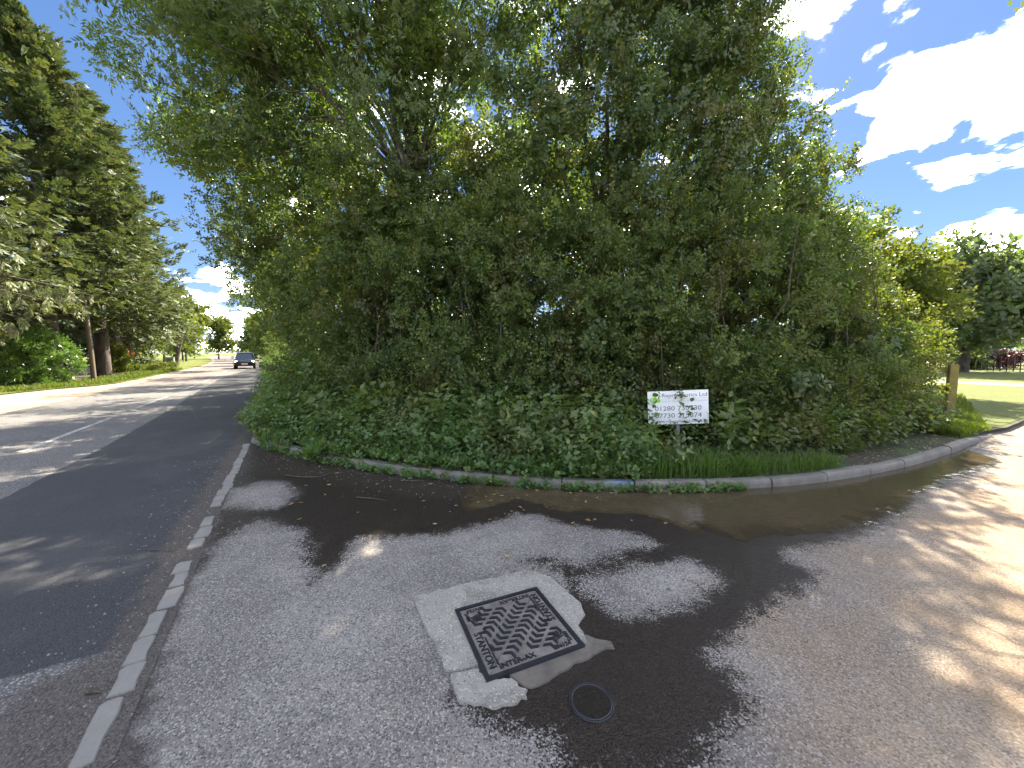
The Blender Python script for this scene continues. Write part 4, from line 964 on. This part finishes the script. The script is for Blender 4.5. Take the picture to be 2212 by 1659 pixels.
h = SL / 2; TZ = .0225
fr = bmesh.new()
for (cx, cy, sx, sy) in [(0, h - .0125, SL, .025), (0, -h + .0125, SL, .025), (h - .0125, 0, .025, SL - .05), (-h + .0125, 0, .025, SL - .05)]: box_bm(fr, (cx, cy, .0), (sx, sy, .048))
link('frame', bm_mesh('frame', fr), M['iron'], mh)
g_ = .004; i_ = h - .028
for poly in ([(-i_, -i_ + g_), (i_ - g_, i_), (-i_, i_)], [(-i_ + g_, -i_), (i_, -i_), (i_, i_ - g_)]): prism('cover_plate', poly, -.02, TZ - .004, M['plate'], mh, .0015)
q = np.array([(0, .020), (.040, -.006), (.040, -.026), (0, -.001), (-.040, -.026), (-.040, -.006)])
bm = bmesh.new(); lo = [bm.verts.new((x, y, 0)) for x, y in q]; hi = [bm.verts.new((x * .93, y * .9, .007)) for x, y in q]
bm.faces.new((hi[0], hi[5], hi[4], hi[3])); bm.faces.new((hi[0], hi[3], hi[2], hi[1]))
for k in range(6): bm.faces.new((lo[k], lo[(k + 1) % 6], hi[(k + 1) % 6], hi[k]))
bmesh.ops.recalc_face_normals(bm, faces=bm.faces); chev = bm_mesh('tread_chevron', bm); chev.materials.append(M['iron'])
for qi, qq in enumerate((-.245, -.147, -.049, .049, .147, .245)):
    sg = 1 if qi in (1, 3, 5) else -1
    for pk in np.arange(-.36, .361, .048):
        x, y = (pk + qq) / math.sqrt(2), (pk - qq) / math.sqrt(2)
        lim = h - .062
        if abs(x) > h - .07 or abs(y) > h - .07: continue
        if x < -h + .11 and y < .1: continue
        if x > h - .11 and y > -.1: continue
        if y < -h + .10 and x < .08: continue
        if y > h - .10 and x > -.08: continue
        c = link('tread_chevron', chev, None, mh, (x, y, TZ - .0045), (0, 0, -math.pi / 4 + (0 if sg > 0 else math.pi)))
        if abs(qq) < .1: c.scale = (1, .95, 1)
def letter(s, x, y, rz, size, mat='iron', parent=mh, z=TZ - .004):
    return link('lettering', text_mesh(s, size, .0028, 'CENTER', .0008), M[mat], parent, (x, y, z + .0015), (0, 0, rz))
for k in (0, math.pi):
    cs, sn = math.cos(k), math.sin(k)
    def pl(s, x, y, rz, size): letter(s, x * cs - y * sn, x * sn + y * cs, rz + k, size)
    pl('STANTON', -h + .045, -.10, -math.pi / 2, .062); pl('INTER-AX', -.10, -h + .045, 0, .05); pl('EN124', .19, -h + .045, 0, .04); pl('D400', -h + .045, .20, -math.pi / 2, .036); pl('F', .19, -.07, 0, .045); pl('P', .1, -.05, 0, .04)
    b = bmesh.new()
    for w_ in (-.024, -.008, .008, .024): box_bm(b, (0, w_, 0), (.055, .008, .006))
    link('ribbed_badge', bm_mesh('ribbed_badge', b), M['iron'], mh, (.2 * cs + .17 * sn, .2 * sn - .17 * cs, TZ - .002), (0, 0, k + .3))
    bx = box('bar', ((-h + .10) * cs + .12 * sn, (-h + .10) * sn - .12 * cs, TZ - .002), (.008, .22, .006), M['iron'], mh, (0, 0, k))
cx, cy = Z6(1665, 1235)
sc_ = empty('stopcock_cover', (cx, cy, 0), .3, label='small round dark cover set in the wet asphalt beside the slab', cat='cover')
ring = lambda r0, r1, z0, z1, nm, mat: tubes(nm, [(np.array([(r0 * math.cos(a), r0 * math.sin(a), z0) for a in np.linspace(0, 2 * math.pi, 33)]), np.full(33, r1))], mat, sc_, 6)
ring(.098, .006, .004, 0, 'rim', M['iron']); ring(.108, .004, .003, 0, 'outer_rim', M['iron'])
prism('lid', [(.092 * math.cos(a), .092 * math.sin(a)) for a in np.linspace(0, 2 * math.pi, 28, endpoint=False)], -.02, .0045, M['damp_lid'], sc_)
for k in np.arange(-.06, .061, .03):
    l = math.sqrt(.088 ** 2 - k * k) * 2; box('rib', (k, 0, .0055), (.003, l, .002), M['damp_lid'], sc_); box('rib', (0, k, .0053), (l, .003, .002), M['damp_lid'], sc_)

# ------------------------------------------------------------------ the sign
sx, sy = P(1467, 972, .1)
sg = empty('sign', (sx, sy, .05), R(-4), label='white rectangular company sign leaning on a grey post in front of the hedge', cat='sign')
tilt = empty  # (the lean is in the object rotation)
sg.rotation_euler = (R(-1), R(-3.3), R(-8))
k = sy / 830.6
BW, BH = 126 * k * 1.0, 73.5 * k
zc = CAM_H + sy * ((829.5 - 880) / 830.6 * math.cos(PITCH) - math.sin(PITCH)) / (math.cos(PITCH) + (829.5 - 880) / 830.6 * math.sin(PITCH)) - .05
tubes('post', [(np.array([(0, .035, -.25), (0, .035, zc + BH * .35)]), np.array([.038, .038]))], M['galv'], sg, 14)
box('post_cap', (0, .035, zc + BH * .35 + .01), (.07, .07, .02), M['galv'], sg, bevel=.005)
board = box('board', (0, -.012, zc), (BW, .012, BH), M['board'], sg, bevel=.002)
def sign_text(s, x, z, size, mat, width=None, align='LEFT'):
    me = text_mesh(s, size, .0006, 'LEFT'); xs = np.array([v.co.x for v in me.vertices]); w0 = xs.max() - xs.min()
    o = link('lettering', me, M[mat], board, (x, -.0072, z), (math.pi / 2, 0, 0))
    if width: o.scale = (width / w0, 1, 1)
    return o
X0, Z0 = -BW / 2, BH / 2
fx = lambda f: X0 + BW * f
fz = lambda f: Z0 - BH * f
sign_text('Repro Plastics Ltd', fx(.235), fz(.185), BH * .165, 'ink', BW * .735)
box('rule', (fx(.605), -.0068, fz(.235)), (BW * .735, .0012, BH * .008), M['ink_pale'], board)
sign_text('RIGID PLASTIC RECYCLING', fx(.235), fz(.335), BH * .075, 'ink_pale', BW * .735)
sign_text('01280 730730', fx(.115), fz(.585), BH * .19, 'ink', BW * .765)
sign_text('07730 215874', fx(.115), fz(.80), BH * .19, 'ink', BW * .765)
sign_text('www.reproplastics.co.uk', fx(.115), fz(.945), BH * .115, 'ink', BW * .77)
lg = bmesh.new()
cs_ = [(fx(.125), fz(.105)), (fx(.070), fz(.265)), (fx(.175), fz(.275))]; rr_ = BH * .07; mid = (fx(.118), fz(.215))
for j, (x, z) in enumerate(cs_):
    bmesh.ops.create_cone(lg, cap_ends=True, segments=24, radius1=rr_, radius2=rr_, depth=.0016, matrix=Matrix.Translation((x, -.0072 - .0002 * j, z)) @ Matrix.Rotation(math.pi / 2, 4, 'X'))
    d_ = Vector((mid[0] - x, 0, mid[1] - z)); L = d_.length
    Mx = Matrix.Translation((x + d_.x / 2, -.0064, z + d_.z / 2)) @ Matrix.Rotation(-math.atan2(d_.z, d_.x), 4, 'Y') @ Matrix.Diagonal((L, .0016, rr_ * 1.05, 1))
    r_ = bmesh.ops.create_cube(lg, size=1); bmesh.ops.transform(lg, matrix=Mx, verts=r_['verts'])
link('logo', bm_mesh('logo', lg), M['green'], board)
for a in (90, 210, 330):
    x, z = cs_[1][0] + rr_ * .42 * math.cos(R(a)), cs_[1][1] + rr_ * .42 * math.sin(R(a))
    box('recycle_arrow', (x, -.0086, z), (rr_ * .55, .0006, rr_ * .2), M['board'], board, (0, -R(a + 90), 0))
# leaves hanging over the top edge of the board
p = np.array([(sx + dx, sy - .03 + dy, zc + .05 + BH / 2 + dz) for dx, dy, dz in [(-.10, 0, .05), (-.05, 0, .07), (-.40, 0, .08)]])
for q in p:
    V, rr = plant_twigs('hedge', q[None], np.array([[0, -.25, -1.]]) + rng.normal(0, .25, (1, 3)), .9)
    c = link('overhanging_sprig', quads_mesh('overhanging_sprig', V, rr), M['hedge'], hedge); c.matrix_parent_inverse = Matrix.Translation(hedge.location).inverted()
tubes('overhanging_stem', [(bend((sx + q[0] - sx, sy + .5, q[2] + .3), q, .05, .1, 5), np.linspace(.008, .003, 5)) for q in p], M['twig'], hedge, 4).matrix_parent_inverse = Matrix.Translation(hedge.location).inverted()

# ------------------------------------------------------------------ timber fence, railings, van, far building
px_, py_ = P(3735 / 1.8228, 1640 / 1.8228, .1)
fe = empty('timber_fence', (px_, py_, .1), math.atan2(.5, -.85) - math.pi, label='weathered timber post and rail fence end coming out of the hedge', cat='fence')
box('post', (0, 0, .62), (.16, .18, 1.42), M['timber'], fe, bevel=.012)
for z in (1.18, .72, .34): box('rail', (-1.55, .06, z), (3.3, .045, .13), M['timber'], fe, bevel=.006)
box('post', (-2.6, 0, .6), (.14, .14, 1.3), M['timber'], fe, bevel=.012)
r0 = np.array(P(3600 / 1.8228, 1452 / 1.8228, .1)); r1 = np.array(P(4400 / 1.8228, 1475 / 1.8228, .1))
ra = empty('railings', (*((r0 + r1) / 2), .1), math.atan2(*(r1 - r0)[::-1]), label='black metal bow-top railings beyond the path', cat='railings')
Lr = np.linalg.norm(r1 - r0); bar = None
for x in np.arange(-Lr / 2, Lr / 2, .16 * 2.2):
    if bar is None: bar = box('bar', (x, 0, .6), (.06, .06, 1.2), M['rail'], ra).data
    else: link('bar', bar, None, ra, (x, 0, .6))
for z in (.18, 1.05): box('rail', (0, .03, z), (Lr, .03, .045), M['rail'], ra)
vx, vy = PT(2206, 778, 46)[:2]
van = empty('parked_van', (vx, vy, .1), R(35), label='white van parked behind the railings at the right edge', cat='van')
prof = [(-2.4, .35), (2.3, .35), (2.42, .9), (2.2, 1.15), (1.45, 1.3), (.85, 2.0), (.5, 2.15), (-2.3, 2.15), (-2.42, 1.9)]
bm = bmesh.new(); lo = [bm.verts.new((x, -.95, z)) for x, z in prof]; hi = [bm.verts.new((x, .95, z)) for x, z in prof]
bm.faces.new(lo); bm.faces.new(hi[::-1])
for i in range(len(prof)): bm.faces.new((lo[i], hi[i], hi[(i + 1) % len(prof)], lo[(i + 1) % len(prof)]))
bmesh.ops.recalc_face_normals(bm, faces=bm.faces); bmesh.ops.bevel(bm, geom=bm.edges[:], offset=.06, segments=2, affect='EDGES'); link('body', bm_mesh('body', bm), M['van'], van)
box('windscreen', (1.17, 0, 1.66), (.05, 1.6, .8), M['glass'], van, (0, R(-40), 0)); 
for y in (-.96, .96): box('side_window', (.62, y, 1.66), (.75, .03, .5), M['glass'], van, bevel=.01)
def wheel(parent, x, y, r, w):
    o = tubes('wheel', [(np.array([(x, y - w / 2, r), (x, y - w / 2, r), (x, y + w / 2, r), (x, y + w / 2, r)]) + np.array([[0, .001 * i, 0] for i in range(4)]), np.array([r * .6, r, r, r * .6]))], M['tyre'], parent, 20)
    for sgn in (-1, 1):
        tubes('rim', [(np.array([(x, y + sgn * (w / 2 - .02), r), (x, y + sgn * (w / 2 - .005), r), (x, y + sgn * (w / 2 + .004), r)]), np.array([r * .62, r * .6, .02]))], M['alloy'], o, 16)
for x in (-1.6, 1.55):
    for y in (-.85, .85): wheel(van, x, y, .33, .22)
bx_, by_ = PT(2230, 740, 70)[:2]
bl_ = empty('industrial_building', (bx_, by_, .1), R(25), label='dark clad low building behind the van at the right edge', cat='building')
box('wall', (0, 0, 2.4), (26, 12, 4.8), M['clad'], bl_, bevel=.05); box('roof', (0, 0, 4.95), (26.6, 12.6, .35), M['carplastic'], bl_, bevel=.05)
for x in np.arange(-12.5, 13, 1.25): box('cladding_seam', (x, -6.03, 2.35), (.06, .06, 4.6), M['carplastic'], bl_)
for x in (-6, 0, 6): 
    w_ = box('window', (x, -6.05, 2.6), (2.2, .06, 1.2), M['glass'], bl_); box('sill', (0, -.05, -.64), (2.3, .1, .06), M['van'], w_)
for u, v, dep, lb in [(2160, 772, 38, 'dark red shrub behind the railings, left one'), (2196, 770, 39, 'dark red shrub behind the railings, below the van')]:
    c = PT(u, v, dep); tree('copper_shrub', (c[0], c[1], .1), [(c[0], c[1], .85, 1.1, .8, .7)], 220, 'big', 'red_leaf', lb, cat='shrub', r0=.05, fork=.3, clump=.4, per=10)
for u, dep, h_, lb in [(2100, 36, 1.2, 'low green shrub along the railings beside the tree trunk'), (2085, 50, 5.5, 'distant tree between the fence and the lawn tree'), (2260, 60, 9, 'distant pale tree at the right edge above the van'), (2020, 42, 7, 'tree behind the young oak and the fence'), (1960, 50, 7, 'far tree seen over the timber fence')]:
    c = PT(u, 760, dep); L = [(c[0] + rng.normal(0, h_ * .2), c[1], h_ * q, h_ * .3 + .4, h_ * .25 + .3, h_ * .25 + .2) for q in (.35, .55, .8)]
    tree('distant_tree' if h_ > 2 else 'low_shrub', (c[0], c[1], .1), L, 900, 'huge', 'whitebeam' if dep == 60 else 'maple', lb, cat='tree' if h_ > 2 else 'shrub', r0=.15, fork=h_ * .2, clump=.6, per=11, scale=.9 if h_ > 2 else .4, brper=1)

# ------------------------------------------------------------------ the oncoming car
cxy = P(966 / 1.8228, 1450.5 / 1.8228)
tx, ty = np.array(rw(51.5, 0)) - np.array(rw(49.5, 0))
car = empty('car', (*cxy, .004), math.atan2(-ty, -tx), label='black SUV with headlights on driving towards the camera', cat='car')
# front of the car is +x
side = [(-2.2, .35), (-2.25, .8), (-2.15, 1.05), (-2.0, 1.15)]
secs = [(-2.22, .55, .98, .80), (-2.1, .36, 1.08, .88), (-1.4, .30, 1.10, .92), (0, .28, 1.06, .93), (.9, .28, 1.04, .93), (1.6, .30, .99, .92), (2.05, .34, .90, .88), (2.26, .42, .78, .74)]
bm = bmesh.new(); rings = []
for x, z0, z1, w in secs:
    rings.append([bm.verts.new((x, y, z)) for y, z in [(-w * .9, z0), (-w, z0 + .12), (-w, z1 - .22), (-w * .93, z1 - .05), (-w * .6, z1), (w * .6, z1), (w * .93, z1 - .05), (w, z1 - .22), (w, z0 + .12), (w * .9, z0)]])
for a_, b_ in zip(rings[:-1], rings[1:]):
    for i in range(10): bm.faces.new((a_[i], a_[(i + 1) % 10], b_[(i + 1) % 10], b_[i]))
bm.faces.new(rings[0]); bm.faces.new(rings[-1][::-1]); bmesh.ops.recalc_face_normals(bm, faces=bm.faces)
for f in bm.faces: f.smooth = True
link('body', bm_mesh('body', bm), M['car'], car)
bm = bmesh.new(); gh = [(-2.0, 1.04, .84), (-1.65, 1.58, .64), (-.8, 1.64, .66), (.1, 1.60, .66), (1.02, 1.02, .84)]; rings = []
for x, z, w in gh: rings.append((bm.verts.new((x, -w, z)), bm.verts.new((x, w, z))))
bs = [(bm.verts.new((x, -.86, 1.0)), bm.verts.new((x, .86, 1.0))) for x, z, w in gh]
for i in range(4):
    bm.faces.new((rings[i][0], rings[i][1], rings[i + 1][1], rings[i + 1][0]))
    for s2 in (0, 1): bm.faces.new((bs[i][s2], bs[i + 1][s2], rings[i + 1][s2], rings[i][s2]))
bmesh.ops.recalc_face_normals(bm, faces=bm.faces)
link('cabin_glass', bm_mesh('cabin_glass', bm), M['glass'], car)
prism('roof', [(-1.68, -.66), (.12, -.68), (.16, 0), (.12, .68), (-1.68, .66)], 1.61, 1.67, M['roof_pale'], car, .02)
for s2 in (-1, 1):
    tubes('windscreen_pillar', [(np.array([(.12, s2 * .67, 1.62), (.6, s2 * .77, 1.33), (1.05, s2 * .86, 1.02)]), np.array([.04, .04, .045]))], M['car'], car, 6)
    hl = box('headlight', (2.12, s2 * .66, .76), (.18, .30, .13), M['headlight'], car, (0, 0, s2 * -.35), bevel=.03)
    box('mirror', (.72, s2 * 1.02, 1.10), (.12, .20, .14), M['car'], car, bevel=.03)
    for x in (-1.38, 1.38): wheel(car, x, s2 * .80, .36, .24)
box('grille', (2.24, 0, .66), (.05, .95, .13), M['carplastic'], car, bevel=.01); box('lower_grille', (2.22, 0, .42), (.08, 1.3, .16), M['carplastic'], car, bevel=.01)
box('number_plate', (2.29, 0, .52), (.02, .52, .11), M['plate_w'], car, bevel=.003)
box('chrome_bar', (2.27, 0, .74), (.02, .9, .02), M['alloy'], car)

# ------------------------------------------------------------------ litter
def leaf_me(w, curl, seed):
    g = np.random.default_rng(seed); bm = bmesh.new(); n = 5; L = []
    for i in range(n + 1):
        t_ = i / n; ww = w * math.sin(math.pi * min(.98, t_ * .92 + .06)) ** .8
        L.append([bm.verts.new((t_ - .5, s2 * ww, curl * ((t_ - .5) ** 2 * .8 + abs(s2) * ww * .7) + .02 + g.normal(0, .012))) for s2 in (-1, 0, 1)])
    for a_, b_ in zip(L[:-1], L[1:]):
        for k in range(2): bm.faces.new((a_[k], a_[k + 1], b_[k + 1], b_[k]))
    me = bm_mesh('fallen_leaf', bm); at = me.attributes.new('rnd', 'FLOAT', 'FACE'); at.data.foreach_set('value', np.full(len(me.polygons), g.uniform(0, 1), np.float32)); me.materials.append(M['deadleaf']); return me
LM = [leaf_me(w, c, i) for i, (w, c) in enumerate([(.32, .5), (.25, .8), (.38, .3), (.28, .6)])]
spots = [(658, 990), (675, 1000), (690, 1010), (930, 1048), (1145, 1058), (1160, 1062), (1190, 1060), (1255, 1065), (1320, 1068), (985, 1095), (1120, 1080), (1235, 1098), (1285, 1125), (1290, 1078), (1400, 1062), (915, 1085), (815, 1048), (700, 1225), (1095, 1205), (410, 1165), (545, 1010), (1050, 1075), (870, 1040), (890, 1055), (1030, 1062), (1438, 1133), (1180, 1098), (455, 1012), (420, 1000)]
for i in range(50): spots.append((rng.uniform(560, 1300), 985 + rng.uniform(0, 1) ** 1.5 * 130 + 25))
for u, v in spots:
    x, y = P(u, v); d_ = np.min(np.hypot(*(kline - np.array((x, y))).T))
    o = link('fallen_leaf', LM[rng.integers(0, 4)], None, None, (x, y, .012), (rng.normal(0, .12), rng.normal(0, .12), rng.uniform(0, 6.3))); o.scale = (rng.uniform(.028, .062),) * 3
    zone = ('on the tarmac left of the setts' if u < 480 else 'on the dry grey asphalt away from the kerb' if v > 1150 else 'near the left end of the kerb' if u < 760 else 'floating at the edge of the puddle' if u > 1120 and v > 1066 else 'among the weeds at the kerb foot' if d_ < .22 else 'on the dark damp asphalt in front of the kerb')
    props(o, 'small dry curled leaf ' + zone, 'leaf', 'fallen leaves ' + zone)
def stick(name, pts, r, label):
    w_ = [np.array((*P(*q), .012 + .01 * (i % 2))) for i, q in enumerate(pts)]; b = w_[0]
    o = tubes(name, [(np.array(w_), np.linspace(r, r * .5, len(w_)))], M['twig'], None, 5); o.location = (0, 0, 0); props(o, label, 'twig')
stick('fallen_twig', [(617, 1028), (650, 1033), (690, 1032), (720, 1022), (730, 1015)], .009, 'long thin curved twig lying near the left end of the kerb')
stick('fallen_twig', [(770, 1076), (800, 1080), (835, 1083)], .008, 'short straight twig on the dark damp asphalt')
stick('fallen_twig', [(320, 1190), (350, 1192), (375, 1194)], .006, 'pale twig on the main road beside the setts')
stick('fallen_twig', [(185, 1500), (205, 1502), (222, 1498)], .010, 'broken pale stick on the gritty strip at bottom left')
stick('fallen_twig', [(875, 1040), (900, 1042), (925, 1038)], .006, 'thin twig by the kerb below the weeds')
# loose grit beside the setts and along the kerb
n = 1500
s1 = rng.uniform(-.3, 8, n); m1 = -.82 + rng.normal(-.12, .28, n); x1, y1 = RW(s1, m1)
dq = rng.uniform(0, 7, 900); x2, y2 = kat(dq, -np.abs(rng.normal(0, .35, 900)) - .02)
gp = np.stack([np.r_[x1, x2], np.r_[y1, y2]], 1); n = len(gp); r_ = np.abs(rng.normal(0, .0032, n)) + .002
ph = rng.uniform(0, 6.3, n); V = []
for k in range(4):
    a0, a1 = ph + k * math.pi / 2, ph + (k + 1) * math.pi / 2
    z_ = np.full(n, .004)
    V.append(np.stack([np.stack([gp[:, 0] + r_ * np.cos(a0), gp[:, 1] + r_ * np.sin(a0), z_], 1), np.stack([gp[:, 0] + r_ * np.cos(a1), gp[:, 1] + r_ * np.sin(a1), z_], 1),
                       np.stack([gp[:, 0] + r_ * .4 * np.cos(a1), gp[:, 1] + r_ * .4 * np.sin(a1), z_ + r_ * .9], 1), np.stack([gp[:, 0] + r_ * .4 * np.cos(a0), gp[:, 1] + r_ * .4 * np.sin(a0), z_ + r_ * .9], 1)], 1))
V = np.concatenate(V)
props(link('loose_grit', quads_mesh('loose_grit', V, rng.uniform(0, 1, len(V))), M['stone']), kind='stuff')

p, d, o = kern(2600, 0, KL - .6, lambda d: .13 + 0 * d, lambda d: 1.3 + 0 * d, .10)
a_ = rng.uniform(0, 6.3, len(p)); dd = np.stack([np.cos(a_), np.sin(a_), rng.normal(0, .25, len(p))], 1); sd = np.stack([-np.sin(a_), np.cos(a_), rng.normal(0, .25, len(p))], 1); L_ = rng.uniform(.015, .05, len(p))[:, None]
p[:, 2] += .006
V = np.stack([p - dd * L_ * .5, p + sd * L_ * .28, p + dd * L_ * .5, p - sd * L_ * .28], 1)
props(link('leaf_litter', quads_mesh('leaf_litter', V, rng.uniform(0, 1, len(V))), M['deadleaf']), kind='stuff')
L = [(*rw(s, -17.5 + rng.normal(0, .8)), z, 1.7, 1.5, 1.5) for s in np.arange(16, 64, 2.6) for z in (1.2, 3.4)]
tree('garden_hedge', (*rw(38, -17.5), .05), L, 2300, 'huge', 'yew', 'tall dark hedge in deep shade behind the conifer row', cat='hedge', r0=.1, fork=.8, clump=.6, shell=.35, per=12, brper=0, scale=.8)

# weeds along the hedge foot beside the main road
n = 2600; s_ = 9 + 45 * rng.uniform(0, 1, n) ** 1.5; m_ = rng.uniform(-.72, .5, n); x, y = RW(s_, m_)
p = np.stack([x, y, .1 + rng.uniform(0, 1, n) ** 1.5 * np.clip((m_ + .8) * 1.2, .05, 1.1)], 1)
V, rr = plant_twigs('weed', p, np.array([-.35, -.2, 1.]) + rng.normal(0, .3, p.shape), np.interp(s_, [9, 20, 54], [1.0, 1.4, 2.2]))
props(link('roadside_weeds', quads_mesh('roadside_weeds', V, rr), M['weed']), kind='stuff')
# far-off woods that close the horizon
L = []
for az in np.arange(-62, -22, 1.1):
    r_ = 185 + rng.normal(0, 10); L.append((r_ * math.sin(R(az)), r_ * math.cos(R(az)), rng.uniform(1.5, 4.0), 4.2, 3.0, rng.uniform(2.5, 4.5)))
for az in np.arange(-20, 66, 1.6):
    r_ = 150 + rng.normal(0, 8); L.append((r_ * math.sin(R(az)), r_ * math.cos(R(az)), rng.uniform(1.5, 4.0), 4.5, 3.0, rng.uniform(2.5, 5)))
p, a = lobes_twigs(L, 3600, 1.3, .4, 8)
V, rr = plant_twigs('huge', p[p[:, 2] > .3], a[p[:, 2] > .3], 2.3)
props(link('distant_wood', quads_mesh('distant_wood', V, rr), M['maple']), kind='stuff')
